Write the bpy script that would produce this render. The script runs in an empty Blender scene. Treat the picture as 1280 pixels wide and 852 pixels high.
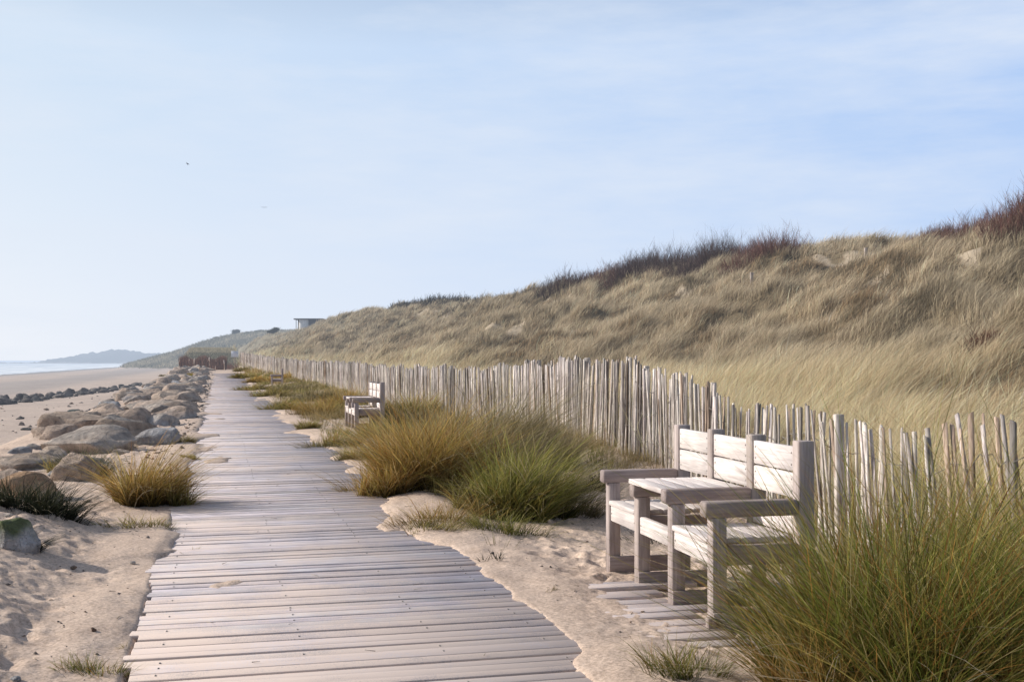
import bpy, math, random
import numpy as np
from mathutils import Vector, noise as mnoise

random.seed(7)
RNG = np.random.default_rng(11)
SC = bpy.context.scene
COL = SC.collection
R = math.radians
F, HX, HY, EYE = 1440.0, 640.0, 450.0, 1.5     # focal length and horizon of the photograph, eye height

# ------------------------------------------------------------------ noise
def _h(i, j, s=0):
    i = i.astype(np.int64); j = j.astype(np.int64)
    n = (i * 374761393 + j * 668265263 + s * 974634777) & 0xffffffff
    n = ((n ^ (n >> 13)) * 1274126177) & 0xffffffff
    n = (n ^ (n >> 16)) & 0xffffffff
    return n / 4294967295.0
def vn(x, y, s=0):
    xi = np.floor(x); yi = np.floor(y); fx = x - xi; fy = y - yi
    fx = fx*fx*fx*(fx*(fx*6-15)+10); fy = fy*fy*fy*(fy*(fy*6-15)+10)
    a = _h(xi, yi, s); b = _h(xi+1, yi, s); c = _h(xi, yi+1, s); d = _h(xi+1, yi+1, s)
    return (a*(1-fx)+b*fx)*(1-fy)+(c*(1-fx)+d*fx)*fy
def fbm(x, y, o=4, s=0):
    t = 0; a = .5; n = 0
    for k in range(o):
        t = t + a*vn(x, y, s+k*17); n += a; a *= .5; x = x*2.03+3.1; y = y*2.03-1.7
    return t/n                                   # 0..1
def ss(a, b, x):
    x = np.asarray(x, float)
    t = np.clip((x-a)/(b-a), 0, 1); return t*t*(3-2*t)
def dents(x, y, cell, rad, s=0):
    xi = np.floor(x/cell); yi = np.floor(y/cell); out = np.zeros_like(x)
    for dx in (-1, 0, 1):
        for dy in (-1, 0, 1):
            cx = xi+dx; cy = yi+dy
            px = (cx+_h(cx, cy, s+1))*cell; py = (cy+_h(cx, cy, s+2))*cell
            rr = rad*(.6+.8*_h(cx, cy, s+3)); on = _h(cx, cy, s+4) < .75
            an = _h(cx, cy, s+5)*3.14; ca = np.cos(an); sa = np.sin(an)
            ex = (x-px)*ca+(y-py)*sa; ey = (-(x-px)*sa+(y-py)*ca)*1.6
            d2 = (ex*ex+ey*ey)/(rr*rr)
            out += on*(-np.exp(-d2*1.2)+.45*np.exp(-(np.sqrt(d2)-1.5)**2*3))
    return out

# ------------------------------------------------------------------ terrain
def uu(X, Y): return .969*(X-.71+.2535*Y)        # metres to the right of the boardwalk's middle line
def tox(u, Y): return u/.969+.71-.2535*Y
# fence line : photo x, distance, height of the pale tops
FC = [(1420,7.2,1.01),(1270,8.0,1.01),(1205,8.4,.99),(1140,8.8,.97),(1050,9.6,1.00),(980,10.6,1.03),(900,12.2,1.16),(850,13.4,1.31),(830,14.2,1.38),(790,15.4,1.43),
      (720,17.5,1.52),(680,20.0,1.47),(640,23.0,1.36),(580,27.0,1.29),(520,32.0,1.33),(495,34.5,1.29),(475,37.0,1.30),(435,46.0,1.40),(400,58.0,1.42),(350,78.0,1.62),(300,105.,2.2)]
FY = np.array([c[1] for c in FC]); FXx = np.array([(c[0]-HX)*c[1]/F for c in FC]); FT = np.array([c[2] for c in FC])
PALE = 1.2
def xf(Y):
    x = np.interp(Y, FY, FXx)
    x = np.where(Y > 105, FXx[-1]-.25*(Y-105), x)
    return np.where(Y < FY[0], FXx[0]+(FY[0]-Y)*1.0, x)
def zf(Y): return np.interp(Y, FY, FT-PALE)
RC = [(-50,40,7),(0,27,6.6),(20,22.5,6.4),(32,19.2,6.3),(40,17.8,6.7),(46,17.25,7.05),(55,13.75,7.35),(62,11.2,7.3),(70,7.8,7.3),(77,5.3,6.85),(85,2.4,6.7),(93,0,6.5),
      (105,-4.4,7.2),(118,-9,7.7),(130,-12.6,7.75),(170,-26,8.0),(210,-39.4,6.6),(240,-50,7.5),(290,-68,5.5),(340,-82,5.0),(600,-150,5.0)]
RY = np.array([c[0] for c in RC], float); RX = np.array([c[1] for c in RC]); RZ = np.array([c[2] for c in RC])-.45-.35*(1-ss(60, 85, RY))
BUMP = 1.0
def height(X, Y, fine=False):
    X = np.asarray(X, float); Y = np.asarray(Y, float)
    u = uu(X, Y)
    rise = .65*ss(68, 103, Y)+2.2*ss(112, 150, Y)
    # --- bank, rock line, beach
    bank = .36*ss(-1.35, -2.9, u)*ss(12, 8.5, Y)+.10*(fbm(X*.6, Y*.6, 3, 3)-.45)*ss(-1.1, -2.2, u)
    drop = ss(-4.0, -7.0, u)
    beach = -1.05-(-u-7)*.0279
    beach = np.where(u < -59, -2.5-(-u-59)*.03, beach)
    beach = np.maximum(beach, -7.0)+.10*(fbm(X*.12, Y*.12, 3, 5)-.5)
    left = (bank+rise)*(1-drop)+beach*drop
    # --- verge between the boardwalk and the fence
    XF = xf(Y); ZF = zf(Y); uf = uu(XF, Y)
    t = np.clip((u-1.3)/np.maximum(uf-1.3, .3), 0, 1)
    verge = rise*(1-t)+np.maximum(ZF, 0)*t*t+np.minimum(ZF, 0)*t+.16*(fbm(X*.7, Y*.7, 3, 9)-.42)*ss(1.5, 3.0, u)*ss(9, 13, Y)
    # --- dune
    XR = np.interp(Y, RY, RX); ZR = np.interp(Y, RY, RZ)
    s = (X-XF)/np.maximum(XR-XF, 3)
    sc = np.clip(s, 0, 1)
    prof = .82*sc+.18*np.sin(sc*math.pi/2)-.05*np.sin(sc*2*math.pi)
    amp = np.minimum(ss(.02, .25, sc), ss(0, 2.5, X-XF))
    hum = (fbm(X*.17, Y*.13, 3, 21)-.5)*1.7+(fbm(X*.60, Y*.46, 3, 31)-.5)*1.0
    hum = hum+(fbm(X*.85, Y*.66, 2, 151)-.5)*.85*ss(.10, .3, sc)
    dune = ZF+(ZR-ZF)*prof+hum*amp*(1-.75*ss(.72, 1.0, sc))
    over = np.clip(s-1, 0, 50)*np.maximum(XR-XF, 3)
    dune = dune-.12*np.minimum(over, 30)
    z = np.where(u < -.4, left, np.where(X > XF, dune, np.where(u > 1.2, verge, rise)))
    # --- trench for the boardwalk and blown sand over its edges
    if fine:
        inb = ss(1.15, 1.08, np.abs(u))*ss(93, 90, Y)
        z = z-.055*inb
        near = ss(60, 25, Y)
        sandy = (1-inb)*(1-ss(0, .6, X-XF))
        z = z+near*sandy*(.042*dents(X, Y, .30, .10, 50)*ss(.30, .52, fbm(X*.8, Y*.8, 2, 61)) + .014*dents(X, Y, .13, .05, 70))
        z = z+sandy*.05*(fbm(X*1.7, Y*1.7, 3, 44)-.5)
        z = z+near*sandy*.012*(fbm(X*9, Y*9, 2, 45)-.5)
        ed = ss(1.10, 1.9, np.abs(u)); flat = .010+.022*(fbm(X*2.5, Y*2.5, 3, 46)-.35)+rise
        z = np.where((np.abs(u) < 1.8) & (Y < 60), np.where(inb > 0, z, 0)+(1-(inb > 0))*(flat*(1-ed)+z*ed), z)
        z = np.where((np.abs(u) < 1.8) & (Y < 60) & (inb > 0) & (inb < 1), flat*(1-inb)+(-.055+rise)*inb, z)
        # drifts reaching over the boards
        dr = fbm(X*1.15, Y*.75, 4, 81)+.07*(fbm(X*6, Y*6, 2, 84)-.5); au = np.abs(u)
        reach = np.where(u > 0, .30*ss(.80, 1.22, au)+.13*ss(.5, 1.2, au)*ss(8.0, 10.5, Y)+.30*ss(.35, 1.0, u)*ss(6.5, 5.4, Y), .34*ss(.98, 1.22, au))
        reach = reach-.22*ss(.75, .35, au)
        cov = ss(.60, .72, dr+reach)*ss(1.9, 1.35, au)+ss(60, 92, Y)*ss(.35, .6, dr)*(au < 1.3)
        cov = np.clip(cov, 0, 1)
        top_ = .020+rise+.030*ss(.66, .95, dr+reach)+.010*(fbm(X*11, Y*11, 2, 85)-.5)+.12*np.maximum(dr-.5, 0)*ss(.9, 1.5, u)*ss(9, 12, Y)
        z = np.where((u > -1.95) & (u < 1.95) & (Y < 96), z*(1-cov)+np.maximum(top_, z)*cov, z)
    # --- far hill and headland
    hx = np.interp(X-(Y-420)*-.22, [-150,-124,-113.7,-102,-90,-60,0], [-3,4.0,7.7,10.6,12.0,12.5,11])
    hill = hx*np.exp(-((Y-430)/75.)**2)+1.5*(fbm(X*.05, Y*.03, 3, 88)-.5)-3*(1-np.exp(-((Y-430)/75.)**2))
    z = np.where((Y > 260) & (Y < 700), np.maximum(z, hill), z)
    xl = np.array([45,60,80,92,105,125,150,180,205,240,300,420]); yl = np.array([452.5,449.5,446.5,443.5,442,439.5,438,440,440.5,440,441,442])
    hh = np.interp(X-(Y-1500)*-.3, (xl-HX)*1500/F, EYE+(450-yl)*1500/F)
    bump = 16*np.maximum(fbm(X*.05, Y*.012, 4, 91)-.50, 0)+6*(fbm(X*.16, Y*.03, 2, 92)-.5)
    head = (hh+3+bump)*np.exp(-((Y-1500)/130.)**2)-5
    z = np.where((Y > 900) & (Y < 2300), np.maximum(z, head), z)
    z = np.where(Y < 0, z, z)
    return z
def hz(x, y, fine=True): return float(height(np.array([x]), np.array([y]), fine)[0])
def at(px, py):
    """first point of the land on the line of sight to a point of the photograph"""
    d = np.geomspace(3.5, 900, 6000)
    z = EYE-(py-HY)*d/F
    g = height((px-HX)*d/F, d, True)
    k = np.nonzero(g >= z)[0]
    i = k[0] if len(k) else len(d)-1
    return float((px-HX)*d[i]/F), float(d[i]), float(g[i])

# ------------------------------------------------------------------ object helpers
def put(name, v, quads=None, tris=None, mat=None, parent=None, col=None, smooth=False, loc=None):
    v = np.asarray(v, np.float32).reshape(-1, 3)
    me = bpy.data.meshes.new(name)
    nq = 0 if quads is None else len(quads); nt = 0 if tris is None else len(tris)
    me.vertices.add(len(v)); me.vertices.foreach_set('co', v.ravel())
    loops = []
    if nq: loops.append(np.asarray(quads, np.int32).ravel())
    if nt: loops.append(np.asarray(tris, np.int32).ravel())
    loops = np.concatenate(loops)
    me.loops.add(len(loops)); me.loops.foreach_set('vertex_index', loops)
    me.polygons.add(nq+nt)
    st = np.concatenate([np.arange(nq)*4, nq*4+np.arange(nt)*3]).astype(np.int32)
    me.polygons.foreach_set('loop_start', st)
    if smooth: me.polygons.foreach_set('use_smooth', np.ones(nq+nt, bool))
    if col is not None:
        a = me.color_attributes.new('Col', 'FLOAT_COLOR', 'POINT')
        c = np.ones((len(v), 4), np.float32); c[:, :3] = np.asarray(col).reshape(-1, 3)
        a.data.foreach_set('color', c.ravel())
    me.update(); me.validate()
    if mat: me.materials.append(mat)
    o = bpy.data.objects.new(name, me); COL.objects.link(o)
    if parent is not None: o.parent = parent
    if loc is not None: o.location = loc
    return o
def tag(o, label=None, cat=None, group=None, kind=None):
    for k, x in (('label', label), ('category', cat), ('group', group), ('kind', kind)):
        if x: o[k] = x
    return o
def empty(name, loc, rz=0):
    o = bpy.data.objects.new(name, None); COL.objects.link(o)
    o.location = loc; o.rotation_euler = (0, 0, rz); o.empty_display_size = .3
    return o
class MB:
    """collects boxes and bars into one mesh"""
    def __init__(s): s.v = []; s.q = []; s.c = []; s.n = 0
    def add(s, v, q, c=None):
        s.v.append(np.asarray(v, float)); s.q.append(np.asarray(q)+s.n); s.n += len(v)
        s.c.append(np.tile(c if c is not None else (1, 1, 1), (len(v), 1)))
    def box(s, x0, x1, y0, y1, z0, z1, b=.004, c=None):
        """box with chamfered edges"""
        b = min(b, (x1-x0)*.3, (y1-y0)*.3, (z1-z0)*.3)
        v = []; 
        for z, k in ((z0, 1), (z0+b, 0), (z1-b, 0), (z1, 1)):
            i = b*k
            for (x, y) in ((x0+b+i*.0, y0+i), (x1-b, y0+i), (x1-i, y0+b), (x1-i, y1-b), (x1-b, y1-i), (x0+b, y1-i), (x0+i, y1-b), (x0+i, y0+b)):
                v.append((x, y, z))
        q = []
        for r in range(3):
            for k in range(8):
                a = r*8+k; d = r*8+(k+1) % 8
                q.append((a, d, d+8, a+8))
        for base, fl in ((0, True), (24, False)):
            for f in ((0, 1, 2, 7), (7, 2, 3, 6), (6, 3, 4, 5)):
                f = tuple(base+i for i in f)
                q.append(f[::-1] if fl else f)
        s.add(v, q, c)
    def bar(s, p0, p1, r0, r1=None, n=6, c=None):
        r1 = r0 if r1 is None else r1
        p0 = Vector(p0); p1 = Vector(p1); d = (p1-p0).normalized()
        a = d.orthogonal().normalized(); b = d.cross(a)
        v = []
        for p, r in ((p0, r0), (p1, r1)):
            for k in range(n):
                t = 2*math.pi*k/n; v.append(p+(a*math.cos(t)+b*math.sin(t))*r)
        q = [(k, (k+1) % n, n+(k+1) % n, n+k) for k in range(n)]
        v += [p0, p1]
        q += [(2*n, (k+2) % n, (k+1) % n, k) for k in range(0, n, 2)]+[(2*n+1, n+k, n+(k+1) % n, n+(k+2) % n) for k in range(0, n, 2)]
        s.add(v, q, c)
    def build(s, name, mat, parent=None, smooth=False, loc=None):
        return put(name, np.concatenate(s.v), np.concatenate(s.q), None, mat, parent, np.concatenate(s.c), smooth, loc)

# ------------------------------------------------------------------ materials
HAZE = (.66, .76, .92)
def newmat(name):
    m = bpy.data.materials.new(name); m.use_nodes = True; nt = m.node_tree; nt.nodes.clear()
    return m, nt, nt.nodes, nt.links
class NT:
    def __init__(s, name): s.m, s.nt, s.n, s.l = newmat(name)
    def node(s, t, **k):
        x = s.n.new(t)
        for a, b in k.items():
            if a.startswith('i_'):
                key = a[2:]
                key = int(key) if key.isdigit() else key.replace('_', ' ')
                if isinstance(b, bpy.types.NodeSocket): s.l.new(b, x.inputs[key])
                else: x.inputs[key].default_value = b
            else: setattr(x, a, b)
        return x
    def pos(s): return s.node('ShaderNodeNewGeometry').outputs['Position']
    def obj(s): return s.node('ShaderNodeTexCoord').outputs['Object']
    def noise(s, vec, scale, detail=4, rough=.55, stretch=None):
        if stretch: vec = s.node('ShaderNodeMapping', i_Vector=vec, i_Scale=stretch).outputs[0]
        return s.node('ShaderNodeTexNoise', i_Vector=vec, i_Scale=scale, i_Detail=detail, i_Roughness=rough).outputs['Fac']
    def ramp(s, fac, a, b, lo=(0, 0, 0, 1), hi=(1, 1, 1, 1)):
        r = s.node('ShaderNodeValToRGB', i_Fac=fac); e = r.color_ramp.elements
        e[0].position = a; e[1].position = b; e[0].color = lo if len(lo) == 4 else (*lo, 1); e[1].color = hi if len(hi) == 4 else (*hi, 1)
        return r.outputs['Color']
    def mix(s, fac, a, b, mode='MIX'):
        x = s.node('ShaderNodeMix', data_type='RGBA', blend_type=mode)
        for sock, val in ((x.inputs['Factor'], fac), (x.inputs['A'], a), (x.inputs['B'], b)):
            if isinstance(val, bpy.types.NodeSocket): s.l.new(val, sock)
            else: sock.default_value = val if not isinstance(val, tuple) or len(val) == 4 else (*val, 1)
        return x.outputs['Result']
    def math(s, op, a, b=None, c=None):
        x = s.node('ShaderNodeMath', operation=op)
        for i, val in enumerate((a, b, c)):
            if val is None: continue
            if isinstance(val, bpy.types.NodeSocket): s.l.new(val, x.inputs[i])
            else: x.inputs[i].default_value = val
        return x.outputs[0]
    def attr(s, name='Col'): return s.node('ShaderNodeAttribute', attribute_name=name).outputs['Color']
    def bump(s, h, strength, dist, normal=None):
        b = s.node('ShaderNodeBump', i_Height=h, i_Strength=strength, i_Distance=dist)
        if normal is not None: s.l.new(normal, b.inputs['Normal'])
        return b.outputs['Normal']
    def bsdf(s, col, rough=.9, spec=.2, normal=None):
        b = s.node('ShaderNodeBsdfPrincipled')
        if isinstance(col, bpy.types.NodeSocket): s.l.new(col, b.inputs['Base Color'])
        else: b.inputs['Base Color'].default_value = (*col, 1)
        if isinstance(rough, bpy.types.NodeSocket): s.l.new(rough, b.inputs['Roughness'])
        else: b.inputs['Roughness'].default_value = rough
        b.inputs['Specular IOR Level'].default_value = spec
        if normal is not None: s.l.new(normal, b.inputs['Normal'])
        return b.outputs[0]
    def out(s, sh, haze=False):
        if haze:      # painted haze: pale glow mixed over the surface, growing with distance from the origin
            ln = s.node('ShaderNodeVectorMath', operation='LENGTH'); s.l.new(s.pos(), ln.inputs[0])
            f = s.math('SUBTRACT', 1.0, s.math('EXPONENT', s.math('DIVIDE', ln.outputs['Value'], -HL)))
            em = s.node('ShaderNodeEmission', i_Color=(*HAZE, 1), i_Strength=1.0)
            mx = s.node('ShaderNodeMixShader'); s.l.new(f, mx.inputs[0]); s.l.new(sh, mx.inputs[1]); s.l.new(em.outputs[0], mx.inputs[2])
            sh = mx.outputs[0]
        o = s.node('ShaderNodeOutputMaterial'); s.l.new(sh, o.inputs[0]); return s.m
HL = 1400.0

def mat_ground():
    t = NT('land'); p = t.pos(); c = t.attr()
    n1 = t.noise(p, 3.0, 5, .6); n2 = t.noise(p, 45, 3, .7); n3 = t.noise(p, .35, 3)
    c = t.mix(1.0, c, t.ramp(n1, .3, .7, (.86, .84, .82), (1.08, 1.08, 1.07)), 'MULTIPLY')
    c = t.mix(1.0, c, t.ramp(n2, .32, .62, (.62, .60, .58), (1.10, 1.10, 1.10)), 'MULTIPLY')
    c = t.mix(1.0, c, t.ramp(n3, .3, .7, (.90, .90, .91), (1.06, 1.05, 1.03)), 'MULTIPLY')
    vor = t.node('ShaderNodeTexVoronoi', i_Vector=p, i_Scale=26.0)
    speck = t.ramp(vor.outputs['Distance'], .05, .12, (.55, .5, .46), (1, 1, 1))
    c = t.mix(.55, c, speck, 'MULTIPLY')
    b = t.bump(t.noise(p, 14, 5, .65), .55, .02); b = t.bump(t.noise(p, 150, 2, .6), .35, .004, b)
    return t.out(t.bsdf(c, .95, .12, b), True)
def mat_wood(name, base, dark, streak, sandy=None, rough=.85, haze=False):
    t = NT(name); o = t.obj(); c = t.attr()
    g = t.noise(o, 1.0, 6, .65, streak); g2 = t.noise(o, 2.6, 3, .6, streak); k = t.noise(o, 3.2, 3, .5)
    w = t.mix(t.ramp(g, .33, .66), dark, base)
    w = t.mix(1.0, w, t.ramp(g2, .38, .55, (.86, .85, .85), (1.05, 1.05, 1.05)), 'MULTIPLY')
    w = t.mix(1.0, w, t.ramp(k, .3, .7, (.82, .80, .80), (1.08, 1.07, 1.06)), 'MULTIPLY')
    w = t.mix(1.0, w, c, 'MULTIPLY')
    if sandy:
        p = t.pos()
        m = t.noise(p, 1.1, 6, .68, (1.0, 1.0, 1.0)); f = t.noise(p, 130, 2, .7)
        m = t.math('ADD', m, t.math('MULTIPLY', t.math('SUBTRACT', f, .5), .8))
        sy = t.node('ShaderNodeSeparateXYZ', i_Vector=p).outputs[1]
        nb = t.node('ShaderNodeMapRange', i_0=sy, i_1=5.2, i_2=8.0, i_3=.20, i_4=0.0).outputs[0]
        m = t.math('ADD', m, nb)
        w = t.mix(t.ramp(m, .40, .66, (0.05, 0.05, 0.05), (.88, .88, .88)), w, sandy)
    b = t.bump(g, .3, .003); b = t.bump(g2, .4, .002, b)
    return t.out(t.bsdf(w, rough, .25, b), haze)
def mat_grass(name='grass_blades', haze=False, tr=.42):
    t = NT(name); c = t.attr()
    d = t.bsdf(c, .65, .25)
    x = t.node('ShaderNodeBsdfTranslucent'); t.l.new(c, x.inputs[0])
    m = t.node('ShaderNodeMixShader', i_0=tr); t.l.new(d, m.inputs[1]); t.l.new(x.outputs[0], m.inputs[2])
    return t.out(m.outputs[0], haze)
def mat_rock():
    t = NT('rock'); o = t.obj(); p = t.pos(); c = t.attr()
    n = t.noise(p, 2.9, 7, .7); n2 = t.noise(p, 9, 5, .7); n3 = t.noise(p, 1.2, 3, .6, (1, 1, 3.5))
    c = t.mix(1.0, c, t.ramp(n, .3, .7, (.55, .53, .52), (1.25, 1.22, 1.18)), 'MULTIPLY')
    c = t.mix(1.0, c, t.ramp(n2, .35, .62, (.66, .65, .65), (1.1, 1.1, 1.1)), 'MULTIPLY')
    c = t.mix(1.0, c, t.ramp(n3, .4, .6, (.85, .82, .8), (1.05, 1.05, 1.05)), 'MULTIPLY')
    b = t.bump(n, .9, .22); b = t.bump(n2, .9, .05, b)
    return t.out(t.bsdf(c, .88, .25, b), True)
def mat_plain(name, col, rough=.8, spec=.3, haze=False, var=.25, scale=4):
    t = NT(name); o = t.obj()
    n = t.noise(o, scale, 4)
    c = t.mix(1.0, (*col, 1), t.ramp(n, .3, .7, (1-var,)*3, (1+var*.4,)*3), 'MULTIPLY')
    return t.out(t.bsdf(c, rough, spec, t.bump(n, .3, .01)), haze)
def mat_tint(name, rough=.85, haze=True):
    t = NT(name); c = t.attr(); n = t.noise(t.obj(), 2.0, 4)
    c = t.mix(1.0, c, t.ramp(n, .3, .7, (.75,)*3, (1.12,)*3), 'MULTIPLY')
    return t.out(t.bsdf(c, rough, .2), haze)
def mat_sea():
    t = NT('sea_water'); p = t.pos()
    sep = t.node('ShaderNodeSeparateXYZ', i_Vector=p)
    # distance from the waterline: lines of surf run along the shore
    u = t.math('MULTIPLY', t.math('ADD', t.math('SUBTRACT', sep.outputs[0], .71), t.math('MULTIPLY', sep.outputs[1], .2535)), .969)
    cmb = t.node('ShaderNodeCombineXYZ', i_X=t.math('MULTIPLY', u, .09), i_Y=t.math('MULTIPLY', sep.outputs[1], .006), i_Z=0.0)
    w = t.noise(cmb.outputs[0], 1.0, 5, .7)
    foam = t.ramp(w, .38, .52)
    near = t.node('ShaderNodeMapRange', i_0=u, i_1=-330.0, i_2=-70.0, i_3=.15, i_4=1.0).outputs[0]
    foam = t.mix(1.0, foam, t.node('ShaderNodeCombineColor', i_0=near, i_1=near, i_2=near).outputs[0], 'MULTIPLY')
    wv = t.noise(p, .22, 5, .6, (1.0, .45, 1)); b = t.bump(wv, .7, .6)
    water = t.bsdf((.30, .37, .44), .30, .5, b); white = t.bsdf((.82, .85, .88), .8, .1)
    m = t.node('ShaderNodeMixShader'); t.l.new(foam, m.inputs[0]); t.l.new(water, m.inputs[1]); t.l.new(white, m.inputs[2])
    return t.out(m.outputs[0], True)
M = dict(
    ground=mat_ground(),
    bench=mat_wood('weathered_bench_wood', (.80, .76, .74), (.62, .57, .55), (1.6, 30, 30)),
    bench_end_shaded=mat_wood('weathered_bench_beam_shaded', (.40, .345, .33), (.26, .215, .205), (30, 1.8, 30)),  # wood coloured darker to carry the shade on camera-facing faces
    bench_up_shaded=mat_wood('weathered_bench_post_shaded', (.50, .44, .42), (.33, .28, .265), (30, 30, 1.8)),  # leg and post wood darkened too, shade put into the colour
    plank=mat_wood('grey_boards', (.65, .625, .665), (.41, .385, .425), (2.2, 34, 34), sandy=(.66, .54, .47)),
    pale=mat_wood('split_chestnut', (.80, .76, .73), (.27, .235, .215), (60, 60, 4.5)),
    wire=mat_plain('rusty_wire', (.24, .21, .19), .5, .5),
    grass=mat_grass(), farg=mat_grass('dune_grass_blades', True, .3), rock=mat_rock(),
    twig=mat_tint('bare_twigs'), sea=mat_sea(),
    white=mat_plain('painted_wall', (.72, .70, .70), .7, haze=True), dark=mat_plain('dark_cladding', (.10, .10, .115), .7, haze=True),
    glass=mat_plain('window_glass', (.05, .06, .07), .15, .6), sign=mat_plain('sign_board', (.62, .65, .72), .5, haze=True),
    feather=mat_plain('dark_feathers', (.05, .05, .055), .7), shell=mat_plain('shell', (.75, .72, .68), .5))

# ------------------------------------------------------------------ the land
def build_land():
    aa = np.concatenate([np.arange(-180, -34, 4.), np.arange(-34, 36, .14), np.arange(36.01, 180, 4.)])
    rr = np.concatenate([[0.05, .5, 1.0, 1.5, 2.0, 2.5], np.exp(np.arange(math.log(3), math.log(60), .0042)), np.exp(np.arange(math.log(60), math.log(12000), .012))])
    A, RR = np.meshgrid(np.radians(aa), rr)
    X = np.sin(A)*RR; Y = np.cos(A)*RR
    Z = height(X, Y, True)
    n, m = X.shape
    idx = np.arange(n*m).reshape(n, m)
    q = np.stack([idx[:-1, :-1], idx[:-1, 1:], idx[1:, 1:], idx[1:, :-1]], -1).reshape(-1, 4)
    q = np.concatenate([q, np.stack([idx[:-1, -1], idx[:-1, 0], idx[1:, 0], idx[1:, -1]], -1)])
    q = q[:, ::-1]
    u = uu(X, Y); XF = xf(Y)
    dry = np.array([.70, .555, .455]); dull = np.array([.55, .44, .37])
    f = fbm(X*.5, Y*.5, 4, 101)[..., None]
    c = dry*f+dull*(1-f)  # two sand tones mixed at random
    # beach: pinkish shingle, then grey wet sand
    bm = ss(-4.5, -7, u)[..., None]; bch = np.array([.55, .455, .395])*(.85+.3*fbm(X*.25, Y*.1, 4, 103)[..., None])
    c = c*(1-bm)+bch*bm
    sh = (ss(-14, -20, u)*(1-ss(-26, -34, u+8*(fbm(X*.05, Y*.02, 3, 104)-.5))))[..., None]
    c = c*(1-.55*sh)+np.array([.33, .31, .31])*.55*sh
    wet = ss(-44, -56, u+6*(fbm(X*.04, Y*.015, 3, 105)-.5))[..., None]
    c = c*(1-wet)+np.array([.30, .29, .30])*wet
    c = np.where(((np.abs(u) < 1.16) & (Z < -.02) & (Y < 95))[..., None], np.array([.16, .13, .115]), c)  # gap shade painted in: sand beneath the boards coloured dark
    # dune soil under the grass
    dm = (ss(-.3, .6, X-XF+.8*(fbm(X*.8, Y*.8, 3, 106)-.5))*np.where(Y < 1e9, 1, 1))[..., None]
    pat = (ss(.73, .77, fbm(X*.6, Y*.38, 3, 7))*ss(5, 8, X-XF))[..., None]
    soil = np.array([.20, .162, .105])*(.6+.8*fbm(X*.9, Y*.9, 3, 107)[..., None])
    soil = soil*(1-pat)+np.array([.46, .39, .30])*pat
    c = c*(1-dm)+soil*dm
    vg = (ss(1.6, 2.8, u)*ss(12, 20, Y)*(1-dm[..., 0])*ss(.40, .58, fbm(X*.6, Y*.6, 3, 108)))[..., None]
    c = c*(1-.6*vg)+np.array([.26, .22, .12])*.6*vg
    far = ((Y > 108) & ((u > -5.5) | ((Z > -.9) & (Y > 250))))[..., None]*ss(106, 116, Y)[..., None]
    fs = np.array([.21, .19, .14])*(.7+.7*fbm(X*.08, Y*.05, 4, 109)[..., None])
    c = c*(1-far)+fs*far
    c = np.where(((Y > 900) & (Z > -1.5))[..., None], np.array([.035, .042, .045]), c)
    o = put('ground', np.stack([X, Y, Z], -1), q, None, M['ground'], None, c, True)
    tag(o, kind='structure')
build_land()
v = [(-14000, -300, -2.5), (-20, -300, -2.5), (-20, 14000, -2.5), (-14000, 14000, -2.5)]
o = put('sea', v, [(0, 1, 2, 3)], None, M['sea']); tag(o, kind='structure')
# ------------------------------------------------------------------ grass
def blades(root, H, W, az, lean, curl, droop, cb, ct, levels=3, wind=None):
    """root (n,3); H height, W width; az direction of lean; returns verts, quads, tris, colours"""
    n = len(root); d = np.stack([np.cos(az), np.sin(az), np.zeros(n)], -1)
    fa = RNG.uniform(0, math.pi, n); s = np.stack([np.cos(fa), np.sin(fa), np.zeros(n)], -1)
    V = []; C = []
    for k in range(levels+1):
        t = k/levels
        hor = H*(lean*t+curl*t*t)
        p = root+d*hor[:, None]
        if wind is not None: p = p+wind*(H*t*t)[:, None]
        p[:, 2] += H*(t-droop*t*t)
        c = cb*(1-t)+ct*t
        if k < levels:
            w = W*(1-.75*t)*.5
            V += [p-s*w[:, None], p+s*w[:, None]]; C += [c, c]
        else: V += [p]; C += [c]
    m = 2*levels+1
    V = np.stack(V, 1).reshape(-1, 3); C = np.stack(C, 1).reshape(-1, 3)
    b = (np.arange(n)*m)[:, None]
    q = np.concatenate([b+np.array([[2*k, 2*k+1, 2*k+3, 2*k+2]]) for k in range(levels-1)], 0) if levels > 1 else None
    tr = b+np.array([[2*levels-2, 2*levels-1, 2*levels]])
    return V, q, tr, C
def blade_obj(name, args, mat, parent=None, loc=None):
    V, q, t, C = blades(**args)
    return put(name, V-(np.array(loc) if loc is not None else 0), q, t, mat, parent, C, False, loc)
def jit(c, n, a): return np.clip(np.asarray(c)*(1+RNG.normal(0, a, (n, 1)))*(1+RNG.normal(0, a*.35, (n, 3))), .004, 1)
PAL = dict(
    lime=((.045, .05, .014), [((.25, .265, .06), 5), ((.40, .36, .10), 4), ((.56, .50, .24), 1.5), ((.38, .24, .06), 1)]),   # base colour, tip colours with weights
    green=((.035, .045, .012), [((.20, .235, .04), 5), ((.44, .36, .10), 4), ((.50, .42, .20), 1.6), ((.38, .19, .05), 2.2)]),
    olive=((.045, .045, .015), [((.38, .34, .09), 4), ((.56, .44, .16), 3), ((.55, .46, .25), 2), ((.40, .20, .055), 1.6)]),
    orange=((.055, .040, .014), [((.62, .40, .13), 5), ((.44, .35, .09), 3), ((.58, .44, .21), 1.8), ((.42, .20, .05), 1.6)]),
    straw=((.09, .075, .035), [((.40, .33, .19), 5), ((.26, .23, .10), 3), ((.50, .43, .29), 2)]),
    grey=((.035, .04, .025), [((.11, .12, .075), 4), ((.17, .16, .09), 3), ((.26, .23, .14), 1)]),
    dark=((.012, .015, .010), [((.035, .042, .022), 5), ((.07, .065, .03), 2)]))
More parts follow.
